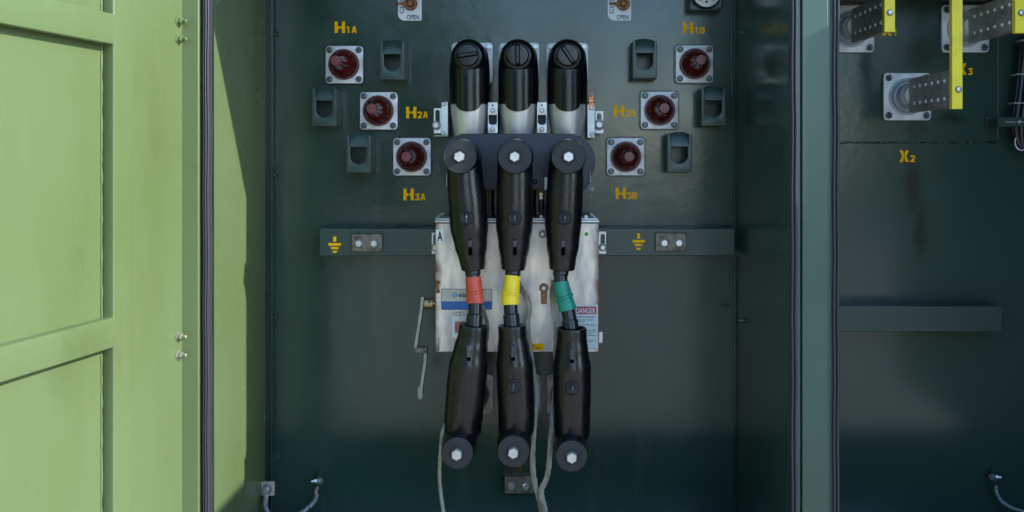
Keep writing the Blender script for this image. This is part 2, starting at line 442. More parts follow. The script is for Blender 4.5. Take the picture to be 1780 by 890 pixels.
bm = bmesh.new(); box(bm, XL-0.01, XR+0.012, 0, 0.012, ZB, ZT+.01)
back = fin('back_panel', bm, M['paint_shaded'], cab)
lvm = stained_paint('stained_paint', GREEN_SHADED, [(P(1595,0).x, P(0,95).z, .055, .05), (P(1592,0).x, P(0,225).z, .045, .035), (P(1585,0).x, P(0,320).z, .04, .12), (P(1600,0).x, P(0,400).z, .03, .12), (P(1655,0).x, P(0,205).z, .05, .02), (P(1500,0).x, P(0,120).z, .02, .035)])
bm = bmesh.new(); box(bm, XR+0.015, XE+0.01, 0, 0.012, ZB, ZT+.01)
back2 = fin('back_panel', bm, lvm, cab, label='stained back panel of the right compartment')
bm = bmesh.new(); box(bm, XL-0.018, XL, -(FD-.03), 0.012, ZB, ZT); fin('side_wall', bm, M['paint'], cab)
bm = bmesh.new(); box(bm, XR, XR+0.006, -FD+.004, -0.0005, ZB, ZT); fin('divider_wall', bm, M['paint_shaded'], cab)
bm = bmesh.new(); box(bm, XE, XE+0.012, -(FD+.01), 0.012, ZB, ZT); fin('side_wall', bm, M['paint_shaded'], cab)
bm = bmesh.new(); box(bm, XL-.05, XE+.03, -(FD), 0.03, ZT+.011, ZT+0.02)
box(bm, XL-.05, XE+.03, -FD-.012, -FD, ZT, ZT+.02); fin('roof', bm, M['paint'], cab, bevel=.002)
bm = bmesh.new(); box(bm, XL-.05, XE+.03, -(FD-.0), 0.03, ZB-.02, ZB-.001); fin('floor', bm, M['paint_shaded'], cab)
bm = bmesh.new(); box(bm, XL-.05, XE+.03, -FD-.02, -FD+.02, 0.004, ZB-.022); box(bm, XL-.05, XE+.03, -FD+.021, 0.03, 0.004, ZB-.022)
fin('base', bm, M['paint'], cab, bevel=.003)

bm = bmesh.new(); box(bm, XL-.05, XE+.03, -FD-.018, -FD+.012, ZB, EZ-.925); fin('sill', bm, M['paint'], cab, bevel=.003)
# left jamb: front face turned to the camera
xj0 = P(300, 0, FD).x; xj1 = P(345.5, 0, FD).x
bm = bmesh.new(); box(bm, xj0, xj1, -FD, -FD+.035, ZB, ZT); fin('jamb', bm, M['paint'], cab, bevel=.0025, seg=3)

def seal(x0, x1, yf, z0, z1, ribs=3):
    """extruded door seal: a row of rounded ribs in plan"""
    bm = bmesh.new(); prof = []
    w = (x1-x0)/ribs
    for r in range(ribs):
        for k in range(9):
            a = math.pi*(1 - k/8)
            prof.append((x0 + w*(r+.5) + math.cos(a)*w*.5, yf - math.sin(a)*w*(.9 if r != 1 else 1.15)))
    prof += [(x1, yf+.018), (x0, yf+.018)]
    nz = 24; rings = []
    for i in range(nz+1):
        z = z0 + (z1-z0)*i/nz; wob = 0.0008*math.sin(i*1.7)
        rings.append([bm.verts.new((x+wob, y, z)) for x, y in prof])
    n = len(prof)
    for i in range(nz):
        for k in range(n): bm.faces.new((rings[i][k], rings[i][(k+1)%n], rings[i+1][(k+1)%n], rings[i+1][k]))
    bm.faces.new(rings[0][::-1]); bm.faces.new(rings[-1])
    return fin('rubber_seal', bm, M['seal'], cab, smooth=60)
# left seal sits on a lip just inside the jamb
xs0 = P(350.5, 0, FD).x; xs1 = P(361.5, 0, FD).x
seal(xs0, xs1, -FD+.008, ZB, ZT)
bm = bmesh.new(); box(bm, XL-.002, xs1-.0005, -FD+.035, -FD+.0375, ZB, ZT)
fin('seal_lip', bm, M['paint_shaded'], cab)

# centre post with channel steps and two seals
z0, z1 = ZB, ZT
bm = bmesh.new()
X = lambda px: P(px, 0, FD).x
box(bm, X(1377), X(1391.5), -FD, -FD+.03, z0, z1)
box(bm, X(1393.8), X(1439), -FD-.003, -FD+.035, z0, z1); box(bm, X(1439.1), X(1445.5), -FD+.004, -FD+.035, z0, z1)
box(bm, X(1391), X(1394), -FD+.012, -FD+.02, z0, z1)
box(bm, X(1446), X(1459.5), -FD+.006, -FD+.03, z0, z1)
fin('center_post', bm, M['post'], cab, bevel=.0022, seg=3)
seal(X(1373.5), X(1384.5), -FD-.004, ZB, ZT, 2)
seal(X(1448), X(1459.5), -FD+.004, ZB, ZT, 2)
bm = bmesh.new(); box(bm, X(1449), X(1459), -FD+.031, -.0005, ZB, ZT); fin('divider_wall', bm, M['paint_shaded'], cab)

# corner angle on the left with its screws, and the weld beads
bm = bmesh.new()
box(bm, P(464.5,0,.012).x, P(473.5,0,.012).x, -.008, -.0005, ZB, ZT); box(bm, P(471.5,0,.02).x, P(474,0,.02).x, -.024, -.0082, ZB, ZT)
fin('corner_angle', bm, M['paint_shaded'], cab, bevel=.002)
def weld(pts, r=.0036, parent=back, m='paint_shaded'):
    bm = bmesh.new(); pp = []
    n = 60
    for a, b in zip(pts[:-1], pts[1:]):
        for k in range(n): pp.append(Vector(a).lerp(Vector(b), k/n))
    pp.append(Vector(pts[-1]))
    pp = [p + Vector((random.uniform(-1,1), 0, random.uniform(-1,1)))*.0006 for p in pp]
    loft(bm, pp, [r*random.uniform(.75, 1.15) for _ in pp], 8)
    return fin('weld_bead', bm, M[m], parent, smooth=60)
weld([P(1272,-120,.001), P(1272,397,.001)]); weld([P(1272,447,.001), P(1272,900,.001)])
weld([P(1462,248,.001), P(1730,248,.001), P(1734,243,.001), P(1734.5,-10,.001)], .0030, parent=back2)
weld([P(556,392.5,.001), P(1270,392.5,.001)], .002)

def screw(parent, p, r=.0075, m='paint_shaded', h=.006, axis=Vector((0,-1,0)), name='screw', washer=True, ph=0.2):
    bm = bmesh.new()
    if washer: lathe(bm, p, [(0, r*1.35), (h*.3, r*1.35), (h*.34, r*1.28)], 20, axis)
    lathe(bm, Vector(p)+axis*h*.3, [(0, r), (h*.75, r), (h*.95, r*.85)], 6, axis, phase=ph)
    return fin(name, bm, M[m], parent, smooth=25)
for y in (60, 304, 550, 796): screw(back, P(480.5, y, .0), r=.0062, m='fitting', h=.012)
for y in (57, 557): screw(cab, Vector((XR, -.125, P(0, y, .125).z)), r=.0055, m='fitting', h=.012, axis=Vector((-1,0,0)))

# the open left door: u runs from the hinge toward the viewer, n out of its inner face
DU = Vector((-0.191, -0.982, 0)); DN = Vector((0.982, -0.191, 0))
H0 = P(317.5, 0, FD); H0.z = 0
def D(u, n, z): return H0 + DU*u + DN*n + Vector((0, 0, z))
door = None
UW = 1.28; z_top = EZ+.66; z_bot = EZ-.93
beams = [(EZ+.2165, EZ+.2745), (EZ-.3605, EZ-.3035)]
bm = bmesh.new()
c = [D(0.004, -.0255, 0), D(UW, -.0255, 0), D(UW, -.0275, 0), D(0.004, -.0275, 0)]
lo = [bm.verts.new(v + Vector((0,0,z_bot))) for v in c]; hi = [bm.verts.new(v + Vector((0,0,z_top))) for v in c]
bm.faces.new(lo); bm.faces.new(hi[::-1])
for i in range(4): bm.faces.new((lo[i], lo[(i+1)%4], hi[(i+1)%4], hi[i]))
door = fin('door', bm, M['paint'], cab, label='sunlit olive green door with raised frame and two cross beams')
zs = [z_bot+.10] + [v for b in sorted(beams) for v in b] + [z_top-.09]
holes = []
for i in range(0, len(zs), 2): holes.append(rrect(.224, UW-.12, zs[i], zs[i+1], .0015, 3))
outer = rrect(0, UW, z_bot, z_top, .003, 3)
bm = plate([outer] + holes, 0, .0245, fn=lambda c: D(c.x, c.z - .01225, c.y), bev=.0028)
fin('door_frame', bm, M['paint'], door, smooth=50)
# shallow fold down the stile, and the weld bead round the recess corner
bm = bmesh.new()
for (a, b_) in ((.168, .1695),):
    vv = []
    for z in (z_bot+.01, z_top-.01):
        for (u, n) in ((a,.0001),((a+b_)/2,.0008),(b_,.0001),(b_,-.002),(a,-.002)): vv.append(bm.verts.new(D(u, n, z)))
    for k in range(5): bm.faces.new((vv[k], vv[(k+1)%5], vv[5+(k+1)%5], vv[5+k]))
fin('fold_line', bm, M['paint'], door, smooth=60)
for za, zb in ((zs[0], zs[1]), (zs[2], zs[3]), (zs[4], zs[5])):
    pp = [D(.2262+random.uniform(-1,1)*.0005, -.0245, za+(zb-za)*k/50) for k in range(51)]
    bm = bmesh.new(); loft(bm, pp, [.0022*random.uniform(.6,1.3) for _ in pp], 8)
    fin('weld_bead', bm, M['paint'], door, smooth=60)
for py in (37, 68, 585, 617):
    u = .016; p = D(u, 0, 0); s = (CAMD + p.y)/F; z = EZ + (CY-py)*s
    bm = bmesh.new(); c0 = D(u, 0, z)
    lathe(bm, c0, [(0,.0105),(.002,.0105),(.0023,.0095)], 24, DN)
    lathe(bm, c0+DN*.0022, [(0,.0080),(.007,.0080),(.008,.0070)], 6, DN, phase=.3)
    lathe(bm, c0+DN*.010, [(0,.0042),(.0085,.0042),(.0095,.0032)], 16, DN)
    fin('hinge_nut', bm, M['nut'] if py > 100 else M['paint'], door, smooth=28, label='painted hinge nut' if py < 100 else 'bare metal hinge nut')

# unseen half door added at the far right to shade the post and left wall
bm = bmesh.new(); box(bm, XE+.02, XE+.045, -1.17, -FD-.01, EZ-.9, EZ+.41)
fin('door', bm, M['paint'], cab, bevel=.003, label='unseen half height door added to shade the post and left wall')

bm = bmesh.new(); box(bm, XE+.013, XE+.019, -.853, -FD+.05, EZ-.9, EZ+.747)  # unseen panel added out of frame to cast shade on the post
fin('shade_panel', bm, M['paint'], cab, bevel=.001)

# ceiling strip of the right compartment
bm = bmesh.new(); box(bm, X(1459.5)+.001, XE-.001, -.16, -.0005, P(0,6,0).z, P(0,6,0).z+.01)
fin('shelf', bm, M['paint_shaded'], cab)

# stencilled marks on the back panel
GLYPH = {'1': [[(.52,0),(.52,1)], [(.14,.25),(.40,.06)]],
         '2': [[(.10,.24),(.30,.10),(.68,.10),(.86,.30),(.66,.54),(.16,.90)], [(.06,.90),(.96,.90)]],
         '3': [[(.10,.10),(.84,.10),(.50,.44),(.84,.62),(.84,.78),(.62,.90),(.08,.90)]],
         'A': [[(.12,1),(.44,0)], [(.88,1),(.58,0)], [(.36,.70),(.66,.70)]],
         'B': [[(.12,0),(.12,1)], [(.36,.10),(.70,.10),(.84,.28),(.66,.47),(.36,.47)], [(.70,.50),(.88,.70),(.72,.90),(.36,.90)]]}
def glyphs(bm, txt, x0, zt, w, h, y, t):
    """stencil characters from thick strokes; x0,zt = top left, each w wide and h high"""
    k = 0
    for ci, ch in enumerate(txt):
        ox = x0 + ci*w*1.18
        for st in GLYPH[ch]:
            for (a, b) in zip(st[:-1], st[1:]):
                A = Vector((ox+a[0]*w, zt-a[1]*h)); B_ = Vector((ox+b[0]*w, zt-b[1]*h)); dd = (B_-A).normalized(); nn = Vector((-dd.y, dd.x))*t/2
                e = dd*t*.38 if len(st) > 2 else dd*0
                A = A - (e if a is not st[0] else e*0); B_ = B_ + (e if b is not st[-1] else e*0)
                poly(bm, [tuple(A-nn), tuple(B_-nn), tuple(B_+nn), tuple(A+nn)], y - k*.00004, .0005); k += 1
def stencil_H(parent, px, py, sub, d=0.0, w=18, h=20, subw=18, subh=11.5, label=None):
    bm = bmesh.new(); s = W(d); o = P(px, py, d)     # top left corner
    def q(x0, x1, y0, y1): poly(bm, [(o.x+x0*s, o.z-y1*s), (o.x+x1*s, o.z-y1*s), (o.x+x1*s, o.z-y0*s), (o.x+x0*s, o.z-y0*s)], o.y-.0005)
    q(0, 5.4, 0, h); q(w-5.4, w, 0, h); q(5.45, 8.3, 8, 12.2); q(9.7, w-5.45, 8, 12.2)
    glyphs(bm, sub, o.x+(w+1.6)*s, o.z-(h-subh)*s, 8.4*s, subh*s, o.y-.0005, 2.5*s)
    return fin('stencil_mark', bm, M['yellow'], parent, smooth=20, label=label)
for px, py, t in ((582,37.5,'1A'),(706,185.5,'2A'),(701.5,328,'3A'),(1187,38.5,'1B'),(1067,183,'2B'),(1070,326,'3B')):
    stencil_H(back, px, py, t, label='yellow stencilled H with %s' % t)
def stencil_X(parent, px, py, sub, w=17, h=20, label=None):
    bm = bmesh.new(); s = W(0); o = P(px, py, 0); t = 6.0
    def q(pts): poly(bm, [(o.x+x*s, o.z-y*s) for x, y in pts], -.0005)
    m = 1.0
    q([(0,0),(t,0),(w/2-.6,h/2-5.2),(w/2-.6,h/2+5.2),(t,h),(0,h),(w/2-3.4,h/2)])
    q([(w,0),(w,0),(w/2+3.4,h/2),(w,h),(w-t,h),(w/2+.6,h/2+5.2),(w/2+.6,h/2-5.2),(w-t,0)][1:])
    glyphs(bm, sub, o.x+(w+2)*s, o.z-(h-11.5)*s, 8.6*s, 11.5*s, -.0005, 2.6*s)
    return fin('stencil_mark', bm, M['yellow'], parent, smooth=20, label=label)
stencil_X(back2, 1563, 261.5, '2', label='yellow stencilled X with 2')
stencil_X(back2, 1663, 110, '3', label='yellow stencilled X with 3')
stencil_X(back2, 1533, 42, '1', label='yellow stencilled X with 1')
def earth_mark(parent, cx, top, d):
    bm = bmesh.new(); s = W(d); o = P(cx, top, d)
    def q(x0, x1, y0, y1, sl=1.5): poly(bm, [(o.x+(x0+sl)*s, o.z-y1*s), (o.x+(x1-sl)*s, o.z-y1*s), (o.x+x1*s, o.z-y0*s), (o.x+x0*s, o.z-y0*s)], o.y-.0005)
    q(-2.6, 2.6, 0, 9, 0); q(-11.5, 11.5, 11.5, 16); q(-7.5, 7.5, 18.2, 22.2); q(-4.4, 4.4, 25, 28.6)
    return fin('earth_mark', bm, M['yellow'], parent, smooth=20)
earth_mark(back, 901.5, 783, 0.0)

# ------------------------------------------------------------------ rails
rd = .09
rail = thing('cross_rail', 'long dark green rail welded across the back panel behind the steel box', 'rail', P(916, 445, 0))
bm = bmesh.new(); pbox(bm, 555, 1277.5, 397, 445, 0.0006, rd); fin('bar', bm, M['fitting'], rail, bevel=.0022, seg=3)
earth_mark(rail, 582, 411, rd); earth_mark(rail, 1110, 405.5, rd)
rail2 = thing('cross_rail', 'shorter plain green rail low in the right compartment under the stained panel', 'rail', P(1600, 577, 0))
bm = bmesh.new(); pbox(bm, 1400, 1743, 532, 577, 0.0006, .0875); fin('bar', bm, M['fitting'], rail2, bevel=.0022, seg=3)

def hexbolt(parent, p, r=.0085, h=.008, m='zinc', washer=1.0, ph=0.3, name='bolt'):
    bm = bmesh.new()
    if washer:
        wb = bmesh.new(); lathe(wb, p, [(0, r*1.25*washer), (.0016, r*1.25*washer), (.002, r*1.18*washer)], 24); fin('washer', wb, M['washer'], parent, smooth=28)
    lathe(bm, Vector(p)+Vector((0,-.0018,0)), [(0, r), (h, r), (h*1.12, r*.86)], 6, phase=ph)
    return fin(name, bm, M[m], parent, smooth=28)

def ground_pad(px0, px1, py0, py1, d, bolts, label):
    t = thing('ground_pad', label, 'ground pad', P((px0+px1)/2, py1, d), 'bolted grounding pads')
    bm = bmesh.new(); pbox(bm, px0, px1, py0, py1, d+.0004, d+.012); fin('plate', bm, M['pad'], t, bevel=.0025, seg=3)
    for i, (bx, by) in enumerate(bolts): hexbolt(t, P(bx, by, d+.0122), r=.0098, h=.009, ph=random.uniform(0, 1))
    return t
ground_pad(611.5, 664.5, 406.5, 438, rd, [(624.5,423),(651,423)], 'dull two bolt metal pad on the rail, left of the steel box')
ground_pad(1139.5, 1193.5, 405, 437, rd, [(1154,422),(1179.5,422)], 'dull two bolt metal pad on the rail, right of the steel box')
gp = ground_pad(877, 930, 828, 858.5, .035, [(889,844),(914.5,844)], 'two bolt metal pad on a small green ledge below the middle lower elbow')
bm = bmesh.new(); pbox(bm, 874.5, 931, 822, 827.5, .0006, .05); pbox(bm, 877, 930, 827.5, 857.5, .0006, .0352); fin('ledge', bm, M['fitting'], gp, bevel=.0012)

# ------------------------------------------------------------------ red bushings
def make_bushing(px, py, label):
    c = P(px, py, 0); t = thing('bushing', label, 'bushing', c, 'red capped bushings on square flanges')
    hs = .052
    bm = plate([rrect(c.x-hs, c.x+hs, c.z-hs, c.z+hs, .010)], c.y-.011, .0105, bev=.0015)
    fin('flange_plate', bm, M['cast'], t, smooth=40)
    bm = plate([rrect(c.x-hs-.004, c.x+hs+.004, c.z-hs-.004, c.z+hs+.004, .013)], c.y-.0035, .003)
    fin('gasket', bm, M['rubber'], t)
    for sx in (-1, 1):
        for sz in (-1, 1):
            b = Vector((c.x+sx*.0405, c.y-.0112, c.z+sz*.0405)); bm = bmesh.new()
            lathe(bm, b, [(0,.0088),(.0022,.0088),(.0025,.008)], 20); lathe(bm, b+Vector((0,-.0024,0)), [(0,.0060),(.0045,.0060),(.005,.0052)], 6, phase=random.random())
            lathe(bm, b+Vector((0,-.0072,0)), [(0,.0030),(.003,.0030)], 12)
            fin('bolt', bm, M['bolt'], t, smooth=28)
    bm = bmesh.new()
    lathe(bm, c+Vector((0,-.0112,0)), [(0,.0420),(.010,.0425),(.0125,.0415),(.0125,.0375),(.008,.0365),(.008,.030)], 48)
    fin('collar', bm, M['redring'], t, smooth=40)
    prof = [(0,.0355),(.012,.0352),(.022,.0335),(.031,.0300),(.038,.0262),(.043,.0228),(.0445,.0212),(.058,.0185),(.074,.0160),(.090,.0140),(.1,.0133)]
    bm = bmesh.new()
    def md(i, th):
        if 6 <= i <= 9: return 1 + .05*max(0, math.cos(th*6))**2 - .02
        return 1
    lathe(bm, c+Vector((0,-.012,0)), prof, 72, mod=md)
    fin('insulator', bm, M['red'], t, smooth=40)
    bm = bmesh.new(); lathe(bm, c+Vector((0,-.1121,0)), [(0,.0134),(.003,.0134),(.0045,.0125),(.0048,.006),(.0042,.0055),(.0042,0)], 32)
    fin('tip', bm, M['redtip'], t, smooth=40)
    return t
b0 = make_bushing(600, 113, 'red capped bushing on a square flange under the H1A mark')
for px, py, lb in ((659.5,193,'red capped bushing on a square flange left of the H2A mark'), (717,272.5,'red capped bushing on a square flange above the H3A mark'),
                   (1206,112,'red capped bushing on a square flange under the H1B mark'), (1145.5,192,'red capped bushing on a square flange right of the H2B mark'),
                   (1087,272.5,'red capped bushing on a square flange above the H3B mark')):
    dup(b0, P(px, py, 0), lb)

# ------------------------------------------------------------------ parking stands (folded green pockets)
def make_stand(px, py, label):
    d = .072; s = W(d); c = P(px, py, d); base = P(px, py, d); base.y = 0
    t = thing('parking_stand', label, 'parking stand', base, 'folded green parking stands')
    x0, x1 = c.x-21.2*s, c.x+21.2*s; zt, zb = c.z+31*s, c.z-34.5*s
    # front face with a U-shaped mouth
    ox0, ox1 = c.x-14.2*s, c.x+14.2*s; ot = c.z+10*s; ob = c.z-20*s; r = 14.2*s
    mouth = [(ox0, ot+18*s), (ox0, ob+r)] + [(c.x + r*math.cos(a), ob+r + r*math.sin(a)*1.0) for a in [math.pi + math.pi*k/16 for k in range(1, 16)]] + [(ox1, ob+r), (ox1, ot+18*s)]
    # the face is a U: cheeks run up either side of the tongue
    face = [(x0, zb), (x1, zb), (x1, zt-2*s), (x1-1*s, zt), (x1-5*s, zt-1*s), (x1-5.5*s, ot+2*s)] + [(ox1, ot+0*s)] + [(ox1, ob+r)] + \
           [(c.x + r*math.cos(a), ob+r + r*math.sin(a)) for a in [-math.pi*k/16 for k in range(1, 16)]] + [(ox0, ob+r), (ox0, ot), (x0+5.5*s, ot+2*s), (x0+5*s, zt-1*s), (x0+1*s, zt), (x0, zt-2*s)]
    bm = plate([face], -d, .003, bev=.0008)
    fin('front_face', bm, M['fitting'], t, smooth=40)
    bm = bmesh.new()
    box(bm, x0, x0+.003, -d+.0032, -.003, zb, zt-2*s); box(bm, x1-.003, x1, -d+.0032, -.003, zb, zt-2*s)
    box(bm, x0+.0032, x1-.0032, -d+.0032, -.003, zb, zb+.003)
    fin('side_plate', bm, M['fitting'], t)
    # sloping tongue with arched top
    n = 14; bm = bmesh.new(); rows = []
    for j in range(9):
        f = j/8; row = []
        for k in range(n+1):
            u = -1 + 2*k/n
            hw = 18.5*s - 2.5*s*(1-f)
            topz = c.z + (29 + 6.5*math.sqrt(max(0, 1-u*u*.92)))*s
            z = ot + (topz-ot)*f; y = -d + .0045 + .012*f*f
            row.append((c.x+u*hw, y, z))
        rows.append(row)
    A = [[bm.verts.new(p) for p in r_] for r_ in rows]; B = [[bm.verts.new((p[0], p[1]+.003, p[2]-.0005)) for p in r_] for r_ in rows]
    for j in range(8):
        for k in range(n):
            bm.faces.new((A[j][k], A[j][k+1], A[j+1][k+1], A[j+1][k])); bm.faces.new((B[j][k], B[j+1][k], B[j+1][k+1], B[j][k+1]))
    for j in range(8):
        for k in (0, n): bm.faces.new((A[j][k], A[j+1][k], B[j+1][k], B[j][k]))
    for k in range(n):
        for j in (0, 8): bm.faces.new((A[j][k], A[j][k+1], B[j][k+1], B[j][k]))
    fin('tongue', bm, M['fitting'], t, smooth=50)
    bm = bmesh.new(); box(bm, x0-.001, x1+.001, -.003, -.0004, zb-.004, zt+.002); fin('back_plate', bm, M['fitting'], t, bevel=.001)
    bm = bmesh.new(); lathe(bm, Vector((c.x-6*s, -.0031, c.z-8*s)), [(0,.004),(.004,.004),(.005,.003)], 6); fin('screw', bm, M['bolt'], t)
    return t
s0 = make_stand(681.5, 103.5, 'folded green pocket stand right of the top left red bushing')
s0z = s0.location
def stand_loc(px, py): 
    q = P(px, py, .072); return Vector((q.x, 0, q.z))
for px, py, lb in ((563.5,184.5,'folded green pocket stand left of the H2A bushing'), (623,265.5,'folded green pocket stand left of the H3A bushing'),
                   (1121,101.5,'folded green pocket stand left of the top right red bushing'), (1241,184,'folded green pocket stand right of the H2B bushing'),
                   (1181.5,264.5,'folded green pocket stand right of the H3B bushing')):
    dup(s0, stand_loc(px, py), lb)

# ------------------------------------------------------------------ OPEN / CLOSE valve plates
def valve_plate(x0, x1, rx, tab, label):
    t = thing('indicator_plate', label, 'indicator plate', P((x0+x1)/2, 36, 0), 'white open and close plates with rusty handles')
    a = P(x0, 36, 0); b = P(x1, -22, 0); s = W(0)
    bm = plate([rrect(a.x, b.x, a.z, b.z, (.019, .004, .004, .019), 8)], -.002, .0018); fin('plate', bm, M['white'], t, smooth=30)
    bm = text_bm('OPEN', P(x0+15.5,0).x, P(x1-4.5,0).x, P(0,34).z, P(0,26).z, -.0022, offset=.012)
    fin('lettering', bm, M['ink'], t, smooth=20, label='the word OPEN')
    bm = text_bm('CLOSE', P(x0+2.8,0).x, P(x0+10,0).x, P(0,24).z, P(0,-14).z, -.0022, offset=.012, rot=90)
    fin('lettering', bm, M['ink'], t, smooth=20, label='the word CLOSE reading upward')
    c = P(rx, 7.5, .002); bm = bmesh.new()
    lathe(bm, c, [(0,.0165),(.004,.0185),(.010,.0185),(.013,.0165),(.013,.0125),(.007,.0115),(.007,.009),(.018,.008),(.020,.006)], 32)
    fin('boss', bm, M['rust'], t, smooth=35)
    bm = bmesh.new(); L = (rx-tab)*s
    loft(bm, [c+Vector((-.008,-.012,0)), c+Vector((-.6*L,-.013,0)), c+Vector((-.85*L,-.013,.0)), c+Vector((-L,-.012,.0))], [.0045,.0038,.0046,.002], 12, squash=lambda i: (1,1))
    fin('pointer', bm, M['rust'], t, smooth=50)
    return t
valve_plate(692, 733, 714.5, 689, 'white OPEN and CLOSE plate with rusty pointer above the left pocket stand')
valve_plate(1056.5, 1097, 1083, 1058.5, 'white OPEN and CLOSE plate with rusty pointer above the right bushings')

# round perforated fitting at the top right
g = thing('relief_valve', 'round grey perforated fitting in a square green housing at the top edge', 'valve', P(1228, 18, 0))
bm = bmesh.new(); a = P(1199, 17.5, .05); b = P(1256, -40, .05)
hole = circ((a.x+b.x)/2, P(0,-11.5,.05).z, .0425, 40)
bm = plate([rrect(a.x, b.x, a.z, b.z, .004), hole], -.05, .049, bev=.002); fin('housing', bm, M['fitting'], g, smooth=40)
gc = P(1228, -11.5, .04); hl = [circ(gc.x + .0235*math.cos(k*math.pi/4+math.pi/8*2), gc.z+.0235*math.sin(k*math.pi/4+math.pi/8*2), .0036, 14) for k in range(8)]
bm = plate([circ(gc.x, gc.z, .0375, 48)] + hl, -.044, .003, bev=.0004); fin('perforated_disc', bm, M['cast'], g, smooth=40)
bm = bmesh.new(); lathe(bm, Vector((gc.x, -.02, gc.z)), [(0,.0415),(.019,.0415),(.0195,.02)], 40); fin('backing', bm, M['dark'], g)

# ------------------------------------------------------------------ the vacuum switch: three upper poles
for i, (cx, pl, pr, ang, lb, r0, r1) in enumerate(((813.5, 785, 857, 8, 'left black switch pole with steel sleeve, cap slot lying level', 781, 0),
                                  (900, 867, 938, 91, 'middle black switch pole with steel sleeve, cap slot upright', 0, 0),
                                  (987, 949.5, 1022.5, -56, 'right black switch pole with steel sleeve, cap slot slanting', 0, 0))):
    # square flange behind
    f = thing('flange', ('square bolted steel flange behind the left switch pole', 'square bolted steel flange behind the middle switch pole', 'square bolted steel flange behind the right switch pole')[i], 'flange', P((pl+pr)/2, 145, 0), 'flanges behind the switch poles')
    a = P(pl, 146, .011); b = P(pr, 74, .011)
    fin('plate', plate([rrect(a.x, b.x, a.z, b.z, .011)], -.011, .0105, bev=.0015), M['cast'], f, smooth=40)
    for sx in (a.x+.012, b.x-.012):
        for sz in (a.z+.012, b.z-.012):
            bm = bmesh.new(); lathe(bm, Vector((sx,-.0112,sz)), [(0,.0088),(.003,.0088),(.0034,.0078)], 20); lathe(bm, Vector((sx,-.0146,sz)), [(0,.0056),(.005,.0056)], 6, phase=random.random())
            fin('bolt', bm, M['steel'], f, smooth=28)
    t = thing('switch_pole', lb, 'switch pole', P(cx, 232, .09), 'black switch poles with steel sleeves')
    ax = .088; s = W(.14); R0 = .0545
    top = P(cx, 97, .14); x = top.x; zc = top.z
    zlow = EZ + (CY-180)*s
    # body: vertical barrel with domed top, lower edge drooping at the front
    bm = bmesh.new(); seg = 64; rings = []
    lev = []
    for k in range(9):
        a_ = math.pi/2*(k/8)
        lev.append((zc + .004 + math.sin(math.pi/2 - a_)*.036, R0*math.sin(a_)*.98 if k else .004))
    lev = [(zc+.004+.036*math.cos(math.pi/2*k/8), max(.003, R0*.93*math.sin(math.pi/2*k/8)**.8)) for k in range(9)]
    for (z, r) in [(zc-.010, R0*.96), (zc-.035, R0*.995), (zc-.06, R0), (zlow+.03, R0*.985)]: lev.append((z, r))
    for z, r in lev: rings.append([Vector((x + math.cos(2*math.pi*k/seg)*r, -ax + math.sin(2*math.pi*k/seg)*r, z)) for k in range(seg)])
    last = []
    for k in range(seg):
        th = 2*math.pi*k/seg; fr = max(0, -math.sin(th)); xx = math.cos(th)
        dz = .021*math.sqrt(max(0, 1-(xx/.62)**2)) if (fr > 0 and abs(xx) < .62) else 0
        last.append(Vector((x + math.cos(th)*R0*.985, -ax + math.sin(th)*R0*.985, zlow - dz)))
    rings.append(last)
    rings.append([Vector((v.x*.9+x*.1, (v.y+ax)*.9-ax, v.z+.0015)) for v in last])
    V = [[bm.verts.new(v) for v in r_] for r_ in rings]
    for j in range(len(V)-1):
        for k in range(seg): bm.faces.new((V[j][k], V[j][(k+1)%seg], V[j+1][(k+1)%seg], V[j+1][k]))
    bm.faces.new(V[0])
    # horizontal snout that carries the cap and the back of the tee
    lathe(bm, Vector((x, -.011, zc)), [(0,.046),(.05,.048),(.09,.0475),(.108,.0470),(.119,.0445),(.127,.0405),(.132,.0355),(.1335,.031)], 48)
    fin('body', bm, M['gloss'], t, smooth=48)
    bm = bmesh.new(); cc = Vector((x, -.1445, zc+.001))
    lathe(bm, cc, [(0,.030),(.006,.0295),(.010,.0275),(.0105,.018),(.0105,0)], 40)
    ca, sa = math.cos(R(ang)), math.sin(R(ang))
    q = [(-.027,-.0068),(.027,-.0068),(.027,.0068),(-.027,.0068)]
    fr = [bm.verts.new(cc + Vector((u*ca - v*sa, -.020, u*sa + v*ca))) for u, v in [(a_*.86, b_*.5) for a_, b_ in q]]
    bk = [bm.verts.new(cc + Vector((u*ca - v*sa, -.010, u*sa + v*ca))) for u, v in q]
    bm.faces.new(fr); bm.faces.new(bk[::-1])
    for k in range(4): bm.faces.new((fr[k], bk[k], bk[(k+1)%4], fr[(k+1)%4]))
    fin('cap', bm, M['rubber'], t, bevel=.0012, smooth=40)
    # steel sleeve tapering down into the frame
    bm = bmesh.new()
    z2 = P(0, 236, .13).z; zt2 = zlow+.008
    lv = [(zt2, R0*.955), (zlow-.02, R0*.935), (z2+.012, R0*.80), (z2, R0*.76)]
    seg = 48; V = [[bm.verts.new((x + math.cos(2*math.pi*k/seg)*r, -ax + math.sin(2*math.pi*k/seg)*r*.95, z)) for k in range(seg)] for z, r in lv]
    for j in range(3):
        for k in range(seg): bm.faces.new((V[j][k], V[j][(k+1)%seg], V[j+1][(k+1)%seg], V[j+1][k]))
    bm.faces.new(V[-1]); bm.faces.new(V[0][::-1])
    fin('steel_sleeve', bm, M['sleeve'], t, smooth=50)

